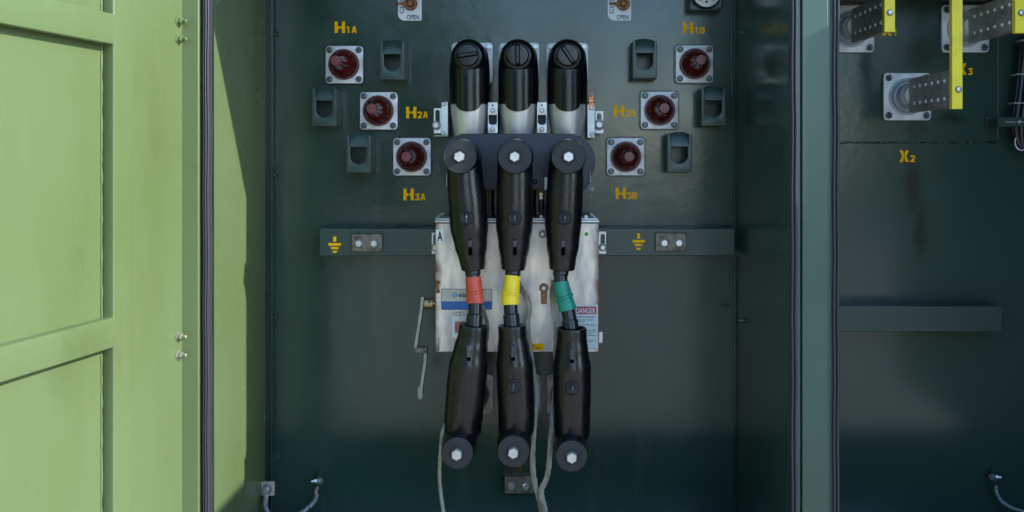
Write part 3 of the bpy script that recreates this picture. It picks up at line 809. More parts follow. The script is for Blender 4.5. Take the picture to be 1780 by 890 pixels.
# frame that ties the poles together
fr = thing('pole_mount', 'dark moulded cross plate and slotted steel brackets that carry the three switch poles', 'frame', P(900, 330, .15))
fd = .205
def pp(px, py, d=fd): v = P(px, py, d); return (v.x, v.z)
out = [pp(800,232.5), pp(1000,232.5)]
out += [pp(987+48*math.cos(a), 280-47*math.sin(a)) for a in [R(75-k*8) for k in range(13)]]
out += [pp(1028,306), pp(1024,312), pp(1026,318), pp(1014,330), pp(783,330), pp(771,316), pp(774,311), pp(767,303)]
out += [pp(811+48*math.cos(a), 280-47*math.sin(a)) for a in [R(201-k*8) for k in range(13)]]
bm = plate([out], -fd, .030, bev=.002); fin('cross_plate', bm, M['frame'], fr, smooth=40)
for cx in (802, 895, 987):    # little moulded tabs above the caps
    bm = bmesh.new(); a = P(cx-7, 243, .23); b = P(cx+7, 239.5, .23); box(bm, a.x, b.x, -.25, -fd-.0005, a.z, b.z); a = P(cx-4, 252, .23); b = P(cx+4, 243.2, .23); box(bm, a.x, b.x, -.25, -fd-.0005, a.z, b.z-.0003)
    fin('tab', bm, M['rubber'], fr, bevel=.001)
bm = bmesh.new(); a = P(946.5, 330, fd+.001); b = P(954, 308, fd+.001); box(bm, a.x, b.x, -fd-.0012, -fd-.0002, a.z, b.z); fin('sticker', bm, M['cream'], fr, label='small pale sticker')
bm = bmesh.new(); a = P(776, 323, fd+.001); b = P(778.8, 302, fd+.001); box(bm, a.x, b.x, -fd-.0012, -fd-.0002, a.z, b.z); fin('sticker', bm, M['cream'], fr, label='narrow pale sticker')
# embossed ring on the plate
bm = bmesh.new(); c = P(930, 316, fd); lathe(bm, c, [(0,.008),(.0012,.0078),(.0012,.0062),(0,.006)], 24); lathe(bm, c, [(0,.003),(.0012,.0028)], 12); fin('embossed_mark', bm, M['frame'], fr)
# side brackets
def slot(cx, z0, z1, w, n=8):
    r = w/2
    return [(cx + r*math.cos(a), z1-r + r*math.sin(a)) for a in [math.pi*k/n for k in range(n+1)]] + [(cx + r*math.cos(a), z0+r + r*math.sin(a)) for a in [math.pi + math.pi*k/n for k in range(n+1)]]
bd = .10
a, b = pp(754, 232, bd), pp(767.5, 188, bd)
bm = plate([rrect(a[0], b[0], a[1], b[1], .002), slot(P(760.5,0,bd).x, P(0,226,bd).z, P(0,191,bd).z, .0115)], -bd, .004, bev=.0005); fin('slotted_bracket', bm, M['steel'], fr)
bm = bmesh.new(); pbox(bm, 767, 778.5, 177, 235, .04, bd+.006); pbox(bm, 754, 778.5, 235.2, 237, .04, bd+.004); fin('bracket', bm, M['steel'], fr, bevel=.001)
a, b = pp(1034.5, 232, bd), pp(1049, 193, bd)
bm = plate([rrect(a[0], b[0], a[1], b[1], .002), slot(P(1041.5,0,bd).x, P(0,222,bd).z, P(0,197,bd).z, .0115)], -bd, .004, bev=.0005); fin('slotted_bracket', bm, M['steel'], fr)
bm = bmesh.new(); pbox(bm, 1021, 1034, 181.5, 239.5, .04, bd+.006); fin('bracket', bm, M['steel'], fr, bevel=.001)
hexbolt(fr, P(758.5, 218, bd+.0005), r=.0085, h=.010, m='steel', washer=1.1); hexbolt(fr, P(1041.5, 217, bd+.0005), r=.0095, h=.010, m='steel', washer=1.25)
for p in ((771,181),(770.5,232),(1029,234),(1028.5,188)): 
    hexbolt(fr, P(p[0], p[1], bd+.0062), r=.0042, h=.004, m='steel', name='screw', washer=1.1)
for cx in (856.5, 942):
    a, b = pp(cx-8.5, 231.5, .12), pp(cx+8.5, 178, .12)
    win = rrect(P(cx-7.2,0,.12).x, P(cx+7.2,0,.12).x, P(0,217,.12).z, P(0,200,.12).z, (.009,.009,.001,.001))
    bm = plate([rrect(a[0], b[0], a[1], b[1], .0015), win], -.12, .006, bev=.0005); fin('spacer_plate', bm, M['steel'], fr)
    bm = bmesh.new(); pbox(bm, cx-9, cx+9, 190, 222, .02, .108); fin('window_backing', bm, M['dark'], fr)
    for y in (192, 225): hexbolt(fr, P(cx, y, .1202), r=.0045, h=.004, m='steel', name='screw', washer=1.1)
    bm = bmesh.new(); lathe(bm, P(cx, 183, .1202), [(0,.0026),(.0006,.0026)], 12); fin('hole', bm, M['dark'], fr)  # dark disc coloured as the shade inside a hole
bm = bmesh.new(); pbox(bm, 1023.5, 1032.5, 160.5, 190.5, bd+.0064, bd+.009); pbox(bm, 1023, 1033, 171, 178, bd+.0092, bd+.014); fin('copper_lug', bm, M['copper'], fr, bevel=.0015)
hexbolt(fr, P(1028, 165.5, bd+.0092), r=.004, h=.003, m='bolt', name='screw', washer=1.0)
# dark linkage housing between plate and box, gland and hose
bm = bmesh.new(); pbox(bm, 834, 1006, 326, 376, .02, .15)
for cx in (852, 870, 925, 958): loft(bm, [P(cx, 322, .16), P(cx, 350, .16), P(cx, 378, .16)], [.012, .0105, .012], 20)
fin('linkage_cover', bm, M['rubber'], fr, bevel=.003)
bm = bmesh.new(); lathe(bm, P(940.5, 333.5, .185), [(0,.0075),(.004,.0095),(.010,.0095),(.011,.008)], 6, Vector((0,0,-1))); fin('gland', bm, M['brass'], fr)
bm = bmesh.new(); lathe(bm, P(940.5, 341.0, .185), [(0,.0062),(.008,.0062)], 6, Vector((0,0,-1))); lathe(bm, P(940.5, 374.0, .185), [(0,.0062),(.008,.0062)], 6, Vector((0,0,-1))); fin('gland_nut', bm, M['steel'], fr)
bm = bmesh.new(); loft(bm, [P(940.5,345,.185), P(940.5,352,.185), P(941,366,.185), P(940.5,374,.185)], [.005,.0085,.0075,.006], 16); fin('hose', bm, M['cable'], fr, smooth=50)
# bead chain and spring pin
bm = bmesh.new()
for k in range(6):
    p = P(1026+random.uniform(-.3,.3), 300+k*3.1, .21); loft(bm, [p+Vector((0,0,.0018)), p+Vector((0,0,.0009)), p-Vector((0,0,.0009)), p-Vector((0,0,.0018))], [.0005,.0017,.0017,.0005], 8)
fin('bead_chain', bm, M['steel'], fr, smooth=60)
bm = bmesh.new(); lathe(bm, P(1022, 328, .215), [(0,.003),(.003,.0065),(.007,.0065),(.009,.0078),(.014,.0078),(.0155,.006)], 20, Vector((1,-.4,-.1))); fin('pin_knob', bm, M['steel'], fr, smooth=30)
bm = bmesh.new(); hp = [P(1027 - .8*k/110, 335+k*.29, .205) + Vector((math.cos(k*.9)*.0027, math.sin(k*.9)*.0027, 0)) for k in range(90)]; loft(bm, hp, [.0006]*len(hp), 5); fin('spring', bm, M['steel'], fr, smooth=70)

# ------------------------------------------------------------------ mechanism box
bxd = .20
a = P(757, 612, bxd); b = P(1041, 388, bxd)
mb = thing('mechanism_box', 'rust edged stainless steel box with DANGER label behind the three cables', 'control box', Vector(((a.x+b.x)/2, -bxd, a.z)))
boxm = rust_edge('stained_stainless', (0.80, 0.70, 0.59), a.x-(a.x+b.x)/2, b.x-(a.x+b.x)/2, 0, 0)
bm = bmesh.new(); box(bm, a.x, b.x, -bxd, -.09, a.z, b.z); fin('cover', bm, boxm, mb, bevel=.0018, seg=3)
bm = bmesh.new(); z = b.z; box(bm, a.x-.001, b.x+.001, -bxd-.006, -.085, z+.0022, z+.0075); box(bm, a.x+.002, b.x-.002, -bxd+.003, -.09, z+.0078, z+.0125); fin('top_flange', bm, M['steel'], mb, bevel=.001)
fs = W(bxd)
def fbox(name, px0, px1, py0, py1, m, t=.0008, lift=.0003, bev=0, label=None, parent=mb):
    bm = bmesh.new(); a = P(px0, py1, bxd); b = P(px1, py0, bxd); box(bm, a.x, b.x, -bxd-lift-t, -bxd-lift, a.z, b.z)
    return fin(name, bm, M[m], parent, bevel=bev, label=label)
def ftext(body, px0, px1, py0, py1, m, lift=.0012, off=.0, parent=mb, label=None, rot=0):
    a = P(px0, py1, bxd); b = P(px1, py0, bxd)
    return fin('lettering', text_bm(body, a.x, b.x, a.z, b.z, -bxd-lift, offset=off, th=.0003, rot=rot), M[m], parent, smooth=20, label=label)
la = fbox('letter_sticker', 757.8, 771.5, 399.5, 421.5, 'cream', label='pale sticker with a black letter A'); ftext('A', 760, 769.5, 401.5, 419.5, 'black', off=.03, parent=la, label='the letter A')
bm = bmesh.new(); lathe(bm, P(1019.5, 407, bxd+.0003), [(0,.0053),(.0007,.0053)], 28); fin('green_dot', bm, M['green_dot'], mb)
# maker's plaque
a1 = P(767, 538.5, bxd); b1 = P(855.5, 502, bxd)
pq = fin('plaque', plate([rrect(a1.x, b1.x, a1.z, b1.z, .0045)], -bxd-.0012, .0010), M['ink'], mb, label='maker plaque with blue band')
fin('plaque_face', plate([rrect(P(767.9,0,bxd).x, P(854.6,0,bxd).x, P(0,523.5,bxd).z, P(0,502.9,bxd).z, (0,0,.0038,.0038))], -bxd-.0016, .0004), M['plaque'], pq)
fin('blue_band', plate([rrect(P(767.9,0,bxd).x, P(854.6,0,bxd).x, P(0,537.7,bxd).z, P(0,524,bxd).z, (.0038,.0038,0,0))], -bxd-.0016, .0004), M['blue'], pq)
bm = bmesh.new()
def pl(pts, y): poly(bm, [(P(u,0,bxd).x, P(0,v,bxd).z) for u, v in pts], y, .0004)
pl([(789.6,512.7),(793.2,508.6),(797,512.7),(793.2,516.8)], -bxd-.0017); fin('logo', bm, M['ltblue'], pq)
bm = bmesh.new(); pl([(784.8,512.5),(790.6,507.0),(791.3,508.0),(786.4,512.8)], -bxd-.0017); pl([(786.5,513.5),(787.6,513.0),(791.5,517.3),(790.5,518.1)], -bxd-.0017); fin('logo', bm, M['black'], pq)
ftext('elastimold', 797.3, 838, 508.2, 516.6, 'black', lift=.0017, off=.018, parent=pq, label='maker name')
ftext('CONTACT', 769, 802, 525.6, 530.2, 'ink', lift=.0017, parent=pq); ftext('POSITION', 769, 802, 532.2, 536.8, 'ink', lift=.0017, parent=pq)
ftext('POSICION', 818, 853, 525.6, 530.2, 'ink', lift=.0017, parent=pq); ftext('CONTACTO', 818, 853, 532.2, 536.8, 'ink', lift=.0017, parent=pq)
# indicator window
iw = fbox('indicator_plate', 787.5, 812, 541, 597, 'plaque', t=.001, bev=.0004)
a2 = P(786, 587.5, bxd); b2 = P(826, 549, bxd)
fin('window_frame', plate([rrect(a2.x, b2.x, a2.z, b2.z, .003), rrect(P(791.2,0,bxd).x, P(820,0,bxd).x, P(0,578.5,bxd).z, P(0,558.5,bxd).z, .001)], -bxd-.005, .0035, bev=.0006), M['cast'], iw)
fbox('window', 790, 822, 557, 580, 'pink', t=.0006, lift=.0014, parent=iw)
hexbolt(iw, P(796.5, 545.3, bxd+.0014), r=.0035, h=.003, m='steel', name='screw', washer=1.1)
# danger label
a3 = P(985, 607.5, bxd); b3 = P(1039.3, 529.5, bxd)
dl = fin('danger_label', plate([rrect(a3.x, b3.x, a3.z, b3.z, .002)], -bxd-.0010, .0007), M['labelwhite'], mb, label='white label with red DANGER heading')
bm = bmesh.new(); a4 = P(988, 546, bxd); b4 = P(1036.8, 532.6, bxd); box(bm, a4.x, b4.x, -bxd-.0015, -bxd-.0011, a4.z, b4.z); fin('heading', bm, M['dangerred'], dl)
ftext('DANGER', 1001, 1035, 535, 544.6, 'labelwhite', lift=.0016, off=.012, parent=dl, label='the word DANGER')
bm = bmesh.new()
for y, x0, x1, th in ((551,994,1035.5,1.3),(556,994,1032,1.1),(558.6,994,1016,1.0),(563.6,994,1036,.8),(566.4,994,1037,.8),(569,994,1017,.8),(574.2,994,1036,1.2),(577.4,994,1036,.8),(580,994,1028,.9),(583.2,994,1037,1.1),(591,994,1036.5,1.0),(593.8,994,1030,.9),(606,1028,1035.5,.7)):
    x = x0
    while x < x1:
        w = random.uniform(1.5, 5.5); xe = min(x+w, x1); q0 = P(x, y+th/2, bxd); q1 = P(xe, y-th/2, bxd); box(bm, q0.x, q1.x, -bxd-.0014, -bxd-.0011, q0.z, q1.z); x = xe + .8
fin('small_print', bm, M['black'], dl)
# yellow label
yl = fbox('yellow_label', 906, 944.5, 597, 609, 'yellow', label='small yellow label with black print')
bm = bmesh.new()
for y, x0, x1, th in ((600,922.5,930.5,2.2),(604,923,940,1.0),(606.6,911,941,.9)):
    x = x0
    while x < x1:
        w = random.uniform(1.5, 4.5); xe = min(x+w, x1); q0 = P(x, y+th/2, bxd); q1 = P(xe, y-th/2, bxd); box(bm, q0.x, q1.x, -bxd-.0016, -bxd-.0012, q0.z, q1.z); x = xe + .7
fin('small_print', bm, M['black'], yl)
# studs and lugs on the cover
for p, r in (((943,407),.0075),):
    hexbolt(mb, P(p[0], p[1], bxd+.0003), r=.0055, h=.005, m='steel', washer=1.5, name='stud')
bm = bmesh.new(); c = P(945.3, 500.5, bxd+.0003)
lathe(bm, c, [(0,.0122),(.0025,.0122),(.003,.0112)], 28); pbox(bm, 940.5, 950.5, 506, 528.5, bxd+.0004, bxd+.0030); pbox(bm, 940, 951, 510, 517, bxd+.0031, bxd+.0065)
fin('copper_lug', bm, M['rust'], mb, bevel=.0012, label='corroded copper lug')
hexbolt(mb, P(945.3, 500.5, bxd+.0035), r=.0050, h=.005, m='steel', washer=1.25, name='stud')
for y in (491, 506.5): 
    bm = bmesh.new(); lathe(bm, P(761.3, y, bxd+.0003), [(0,.0055),(.003,.005),(.0045,.003)], 16); fin('rivet', bm, M['rust'], mb)
bm = bmesh.new(); loft(bm, spline([P(762,588.5,bxd-.001), P(761,590,bxd+.008), P(760.3,598,bxd+.011), P(761,606,bxd+.008), P(762,608,bxd-.001)]), [.0028]*33, 10); fin('staple', bm, M['steel'], mb, smooth=60)
bm = bmesh.new(); loft(bm, spline([P(761.5,490,bxd-.001), P(760.5,492,bxd+.007), P(760,498,bxd+.009), P(760.6,504,bxd+.007), P(761.5,507,bxd-.001)]), [.0022]*33, 10); fin('staple', bm, M['rust'], mb, smooth=60)
bm = bmesh.new(); a = P(1042, 594, .15); b = P(1046, 574, .15); box(bm, P(1041,0,bxd).x+.0005, b.x+.002, -.17, -.164, a.z, b.z); fin('side_lug', bm, M['steel'], mb, bevel=.002)
# ears behind the box, on the rail
for (x0, x1, bx_, y0, y1, by_) in ((750.5, 764, 757, 404.5, 441.5, 430), (1035, 1053.5, 1047.5, 402.5, 441.5, 430)):
    a = P(x0, y1, .097); b = P(x1, y0, .097)
    bm = plate([rrect(a.x, b.x, a.z, b.z, .001), slot(P(bx_,0,.097).x, P(0,432,.097).z, P(0,407,.097).z, .011)], -.097, .004, bev=.0005); fin('mounting_ear', bm, M['steel'], mb)
    hexbolt(mb, P(bx_, by_, .0975), r=.0072, h=.007, m='steel', washer=1.2)
bm = bmesh.new()
for (p0, p1) in (((758,379.5),(770.5,371)), ((1035,379.5),(1027,371.5))):
    n = 5
    for k in range(n):
        f = k/(n-1); q = P(p0[0]+(p1[0]-p0[0])*f, p0[1]+(p1[1]-p0[1])*f, .185)
        dr = Vector(((p1[0]-p0[0]), 0, -(p1[1]-p0[1]))).normalized()
        loft(bm, [q-dr*.0018, q-dr*.0009, q+dr*.0009, q+dr*.0018], [.0012,.0042,.0042,.0012], 12, ref=Vector((0,1,0)))
fin('corner_coil', bm, M['steel'], mb, smooth=40)
hexbolt(mb, P(1018.5, 376.5, .19), r=.005, h=.006, m='cream', washer=0, name='stud')
# crank
cr = thing('crank_handle', 'zinc cranked bar handle hanging from a collar on the left side of the steel box', 'handle', P(745, 528, .17))
cd = .175
bm = bmesh.new(); c = P(756.5, 527.5, cd); lathe(bm, c, [(0,.006),(.005,.006),(.0055,.0145),(.026,.0145),(.0275,.0125)], 24, Vector((-1,0,0))); fin('collar', bm, M['brass'], cr, smooth=35)
bm = bmesh.new(); lathe(bm, P(748, 523, cd)+Vector((0,-.0135,0)), [(0,.003),(.0015,.003)], 12); fin('pin_hole', bm, M['dark'], cr)  # near-black disc for the shade in the pin hole
def flat(pts, wx, wy):
    bm = bmesh.new(); rr = []
    for p, a_, b_ in [(Vector(p), wx, wy) for p in pts]:
        rr.append([bm.verts.new(p + Vector((sx*a_/2, sy*b_/2, 0))) for sx, sy in ((-1,-1),(1,-1),(1,1),(-1,1))])
    for i in range(len(rr)-1):
        for k in range(4): bm.faces.new((rr[i][k], rr[i][(k+1)%4], rr[i+1][(k+1)%4], rr[i+1][k]))
    bm.faces.new(rr[0]); bm.faces.new(rr[-1]); return bm
bm = flat([P(735.5,515,cd), P(733.5,535,cd), P(728,572,cd), P(722.8,604,cd)], .0085, .022); fin('arm', bm, M['crank'], cr, bevel=.001)
bm = bmesh.new(); a = P(721, 615, cd+.012); b = P(742, 603.5, cd+.012); box(bm, a.x, b.x, -cd-.012, -cd+.010, a.z+.001, b.z-.001); fin('step', bm, M['pad'], cr, bevel=.002)
bm = flat([P(740.5,606,cd), P(739.5,630,cd), P(735.5,655,cd), P(732,682,cd)], .0085, .018); join_bm(bm, plate([slot(P(731,0,cd).x, P(0,695,cd).z, P(0,670,cd).z, .0145)], -cd-.004, .008, bev=.002)); fin('grip', bm, M['crank'], cr, bevel=.001)

# ------------------------------------------------------------------ elbows
def cap_marks(bm, c, r):
    for a0 in (145, -35):
        for rr, ln in ((.80, 22), (.66, 16)):
            a = a0 - ln
            while a < a0 + ln:
                da = random.uniform(2.5, 5)
                q = []
                for (aa, ra) in ((a, r*rr), (a+da, r*rr), (a+da, r*(rr+.055)), (a, r*(rr+.055))):
                    q.append((c.x + ra*math.cos(R(aa)), c.z + ra*math.sin(R(aa))))
                poly(bm, q, c.y+.0001, .00045); a += da + 2.0

def elbow(label, cap, capd, capr, rows, axd, end, flip=False, knob=None, tab=None, groot=None, neckback=.15, down=True, seam=True):
    """cap=(px,py) of the end cap at depth capd; rows=[(px centre, py, half width px)] down the barrel; axis of barrel at depth axd"""
    c = P(cap[0], cap[1], capd); 
    t = thing('elbow_connector', label, 'elbow connector', P(rows[-1][0], rows[-1][1], axd), groot)
    s = W(axd + .03)     # silhouettes are read near the front of the barrel
    bm = bmesh.new()
    # cross barrel from the cap back to the apparatus
    lathe(bm, Vector((c.x, -neckback, c.z)), [(0,capr*1.05),(capd-neckback-.075,capr*1.10),(capd-neckback-.045,capr*1.12),(capd-neckback-.02,capr*1.06),(capd-neckback-.004,capr*1.0)], 48)
    pts = [P(x, y, axd) for x, y, h in rows]; rad = [h*W(axd) for x, y, h in rows]
    # smooth the barrel
    P2 = []; R2 = []
    for i in range(len(pts)-1):
        for k in range(5):
            f = k/5; g_ = f*f*(3-2*f); P2.append(pts[i].lerp(pts[i+1], f)); R2.append(rad[i]+(rad[i+1]-rad[i])*g_)
    P2.append(pts[-1]); R2.append(rad[-1])
    if end == 'closed':
        dr = (P2[-1]-P2[-2]).normalized()
        r = R2[-1]; P2 += [P2[-1]+dr*.003, P2[-1]+dr*.0042]; R2 += [r*.97, r*.88]
        P2 += [P2[-1]-dr*.004]; R2 += [r*.62]
    else:   # open cup whose rim faces up
        dr = (P2[-1]-P2[-2]).normalized(); r = R2[-1]
        P2 += [P2[-1]+dr*.0015, P2[-1]+dr*.0015, P2[-1]-dr*.028]; R2 += [r*.97, r*.86, r*.80]
    loft(bm, P2, R2, 48, cap0=True, cap1=True)
    fin('body', bm, M['rubber'], t, smooth=46)
    # moulding seam along the front
    if seam:
        bm = bmesh.new(); sp = []
        for i in range(4, len(P2)-6):
            dr = (P2[i+1]-P2[i-1]).normalized(); fr_ = Vector((0,-1,0)); fr_ = (fr_ - dr*fr_.dot(dr)).normalized()
            sp.append(P2[i] + fr_*(R2[i]-.0002))
        loft(bm, sp, [.0008]*len(sp), 6); fin('seam', bm, M['rubber'], t, smooth=70)
    def on_front(px, py):
        best = min(range(len(P2)), key=lambda i: abs(P2[i].z - P(px, py, axd+.04).z))
        q = P(px, py, axd+.04); r = R2[best]; dx = q.x - P2[best].x
        return Vector((q.x, -axd - math.sqrt(max(1e-6, r*r - dx*dx)), q.z))
    if knob:
        q = on_front(*knob); bm = bmesh.new()
        lathe(bm, q+Vector((0,.0045,0)), [(0,.0175),(.008,.0172),(.011,.0160),(.0125,.0135),(.012,.012),(.012,0)], 32)
        fin('test_cap', bm, M['rubber_matte'], t, smooth=40)
        bm = bmesh.new(); k0 = q+Vector((0,-.0085,0))
        loft(bm, spline([k0+Vector((0,.002,.0095)), k0+Vector((0,-.006,.0085)), k0+Vector((0,-.010,.001)), k0+Vector((0,-.008,-.009)), k0+Vector((0,.002,-.0115))], 5), [.0040]*21, 12); fin('pull_loop', bm, M['loop'], t, smooth=60)
    if tab:
        q = on_front(*tab); bm = bmesh.new()
        box(bm, q.x-.0050, q.x+.0050, q.y-.009, q.y+.008, q.z+(.001 if end == 'closed' else -.010), q.z+.018); fin('earthing_eye', bm, M['loop'], t, bevel=.0015)
        bm = bmesh.new(); box(bm, q.x-.0048, q.x+.0048, q.y-.0050, q.y+.008, q.z-.0185, q.z+(.0005 if end == 'closed' else -.0105)); fin('earthing_slot_shade', bm, M['slot_shade'], t, bevel=.001)  # solid block, its black colour stands for shade inside the slot
    # end cap and hex plug
    bm = bmesh.new(); lathe(bm, c+Vector((0,.004,0)), [(0,capr*1.0),(.002,capr*1.012),(.0075,capr*1.012),(.0095,capr*.975),(.0098,capr*.90),(.0092,capr*.88),(.0092,.0175),(.0075,.0165),(.0075,0)], 56)
    cap_marks(bm, c+Vector((0,-.0053,0)), capr)
    fin('end_cap', bm, M['rubber_matte'], t, smooth=30)
    bm = bmesh.new(); lathe(bm, c+Vector((0,-.0036,0)), [(0,.0133),(.0145,.0133),(.0165,.0115),(.0165,.0018),(.0150,.0014)], 6, phase=random.uniform(.35,.7)); fin('hex_plug', bm, M['zinc'], t, smooth=25)
    return t
G1 = 'black cable elbows with hex plugs'
elbow('black rubber elbow above the red taped cable', (799,272.5), .345, .0402, [(805,262,27),(807,285,30.5),(809,320,31.8),(813,355,32.8),(815.5,395,33),(818.5,425,28.5),(821.5,455,22.5),(822.5,466,20.8)], .285, 'closed', knob=(811.5,379), tab=(817.5,430), groot=G1)
elbow('black rubber elbow above the yellow taped cable', (895,272.5), .345, .0402, [(895,262,27),(895,285,30.5),(895,320,31.3),(894.5,355,32),(894,390,32),(893.5,425,27.5),(892.5,455,22.5),(892,466,21)], .285, 'closed', knob=(895,379), tab=(895,430), groot=G1)
elbow('black rubber elbow above the green taped cable', (988,272.5), .345, .0402, [(985,262,27),(984,285,30.5),(982.5,320,31.5),(981,355,32),(979,385,32),(978.5,425,28.5),(977.5,455,23.5),(977,466,22.5)], .285, 'closed', knob=(981.5,378.5), tab=(979,430), groot=G1)
elbow('black rubber elbow below the red taped cable', (795,787), .400, .0368, [(804,766,24),(804.5,748,32),(806,722,33.3),(810.5,670,34.2),(814.5,635,34.0),(818.5,605,29.5),(821.5,585,26),(823.5,566,25)], .318, 'open', tab=(815,613), groot=G1)
elbow('black rubber elbow below the yellow taped cable', (892.5,784), .400, .0368, [(896,764,24),(897,746,31),(898,722,31.8),(896,670,32.3),(894.5,635,32.2),(892.5,605,28),(891,585,25),(890.5,566,24.4)], .318, 'open', knob=(893,670), tab=(892,613), groot=G1)
elbow('black rubber elbow below the green taped cable', (993.5,792), .400, .0368, [(994,772,24),(994,753,31),(994,725,32),(994.5,680,33),(994,640,33.5),(993.5,608,29),(993.5,588,26.5),(993.5,571,26)], .318, 'open', knob=(994.5,673), tab=(994.5,617), groot=G1)

# flanges behind the lower elbows
for i, (cx, lb) in enumerate(((822, 'stained bolted flange half hidden behind the lower left elbow'), (905, 'stained bolted flange half hidden behind the lower middle elbow'), (986, 'stained bolted flange half hidden behind the lower right elbow'))):
    t = thing('flange', lb, 'flange', P(cx, 721, 0), 'flanges behind the lower elbows')
    a = P(cx-35.5, 720.5, .012); b = P(cx+35.5, 651, .012)
    fin('plate', plate([rrect(a.x, b.x, a.z, b.z, .011)], -.012, .0115, bev=.002), M['castbrown'], t, smooth=40)
    bm = bmesh.new(); lathe(bm, Vector(((a.x+b.x)/2, -.0122, (a.z+b.z)/2)), [(0,.046),(.02,.044),(.04,.040),(.15,.038)], 40); fin('insulator', bm, M['rubber'], t)
    for sx in (a.x+.0115, b.x-.0115):
        for sz in (a.z+.0115, b.z-.0115):
            bm = bmesh.new(); lathe(bm, Vector((sx,-.0122,sz)), [(0,.0088),(.003,.0088),(.0034,.0078)], 20); lathe(bm, Vector((sx,-.0156,sz)), [(0,.0056),(.005,.0056)], 6, phase=random.random())
            fin('bolt', bm, M['castbrown'], t, smooth=28)

# ------------------------------------------------------------------ jumper cables with coloured tape
def jumper(pts, d0, d1, tape, tm, label, rc=.0172):
    n = len(pts); t = thing('jumper_cable', label, 'cable', P(pts[-1][0], pts[-1][1], d1), 'taped jumper cables')
    cl = [P(x, y, d0 + (d1-d0)*(y-pts[0][1])/(pts[-1][1]-pts[0][1])) for x, y in pts]
    sp = spline(cl, 10)
    bm = bmesh.new(); loft(bm, sp, [rc]*len(sp), 32); fin('cable', bm, M['cable'], t, smooth=60)
    # shrink sleeves at both ends
    bm = bmesh.new(); k = 0
    z_a = P(0, 480, d0).z; seg_ = [p for p in sp if p.z > z_a]
    loft(bm, seg_, [rc*1.13 if i < len(seg_)-1 else rc*1.02 for i in range(len(seg_))], 32)
    fin('sleeve', bm, M['cable'], t, smooth=40); bm = bmesh.new()
    z_b = P(0, tape[2], d1).z; seg_ = [p for p in sp if p.z < z_b]
    loft(bm, seg_, [rc*1.04] + [rc*1.17]*(len(seg_)-1), 32); fin('sleeve', bm, M['cable'], t, smooth=40)
    # overlapped wraps of tape
    za, zb = P(0, tape[0], (d0+d1)/2).z, P(0, tape[1], (d0+d1)/2).z
    seg_ = [p for p in sp if zb < p.z < za]
    # resample
    m = 60; q = []
    for i in range(m+1):
        f = i/m*(len(seg_)-1); a = int(min(f, len(seg_)-2)); q.append(seg_[a].lerp(seg_[a+1], f-a))
    bm = bmesh.new(); tilt = tape[3]; steps = (.16, .34, .52, .60, .8)
    def md(i, th):
        u = i/m + .045*math.cos(th+tilt)
        r = 1.0
        for s_ in steps: r += .036 if u > s_ else 0
        if .5 < u < .60: r += .11
        if u > .6: r -= .05
        return r*(1 + .018*math.sin(3*th+7*u))
    rings = loft(bm, q, [rc*1.12]*(m+1), 40, mod=md)
    # slanted lower hem
    fin('tape', bm, M[tm], t, smooth=40, label=label.split(' cable')[0].replace('short black', '').strip() or None)
    return t
jumper([(821.5,460),(822,475),(824,500),(826,522),(826,540),(824.5,560),(824,590)], .285, .318, (481.5, 529, 546, .5), 'tape_red', 'short black cable wrapped in red tape between the two left elbows')
jumper([(892,460),(891.5,475),(889,500),(887.5,520),(888,540),(889.5,560),(890.5,590)], .285, .318, (480.5, 531, 546, 2.2), 'tape_yellow', 'short black cable wrapped in yellow tape between the two middle elbows')
jumper([(977,460),(974.5,478),(976,498),(981,518),(986.5,538),(990.5,558),(993.5,595)], .285, .318, (489, 541, 556, .2), 'tape_green', 'short black cable wrapped in green tape between the two right elbows')

# ------------------------------------------------------------------ flat ground braids
def braid(pts, label, w=.0135):
    vs_ = [P(x, y, d) for x, y, d in pts]; sp = spline(vs_, 6)
    bm = bmesh.new(); ribbon(bm, sp, w, .0032)
    o = fin('ground_braid', bm, M['braid'], None, smooth=50); tag(o, label, 'ground braid', 'flat grounding braids'); return o
braid([(838,532,.30),(843,548,.27),(847,565,.25),(846,590,.24),(838,620,.24),(820,680,.25),(790,715,.26),(771,745,.30),(766,780,.30),(764,830,.30),(768,870,.30),(773,905,.30),(776,930,.28)], 'flat metal braid hanging down left of the lower left elbow', .009)
braid([(900,490,.30),(908,505,.25),(917,520,.235),(920,540,.235),(917,560,.235),(919,590,.235),(926,640,.24),(932,680,.25),(931,720,.27),(927,760,.28),(926,800,.28),(928,830,.28),(935,860,.28),(941,885,.28),(943,930,.28)], 'flat metal braid running from the yellow taped cable down past the bottom ground pad')
braid([(963,487,.29),(960,510,.25),(962,535,.235),(967,570,.235),(966,610,.235),(966,660,.24),(963,700,.26),(960,735,.29),(957,770,.29),(954,810,.29),(950,832,.29),(941,852,.29),(943,870,.29),(948,890,.29),(950,930,.29)], 'flat metal braid running from the green taped cable down right of its neighbour')

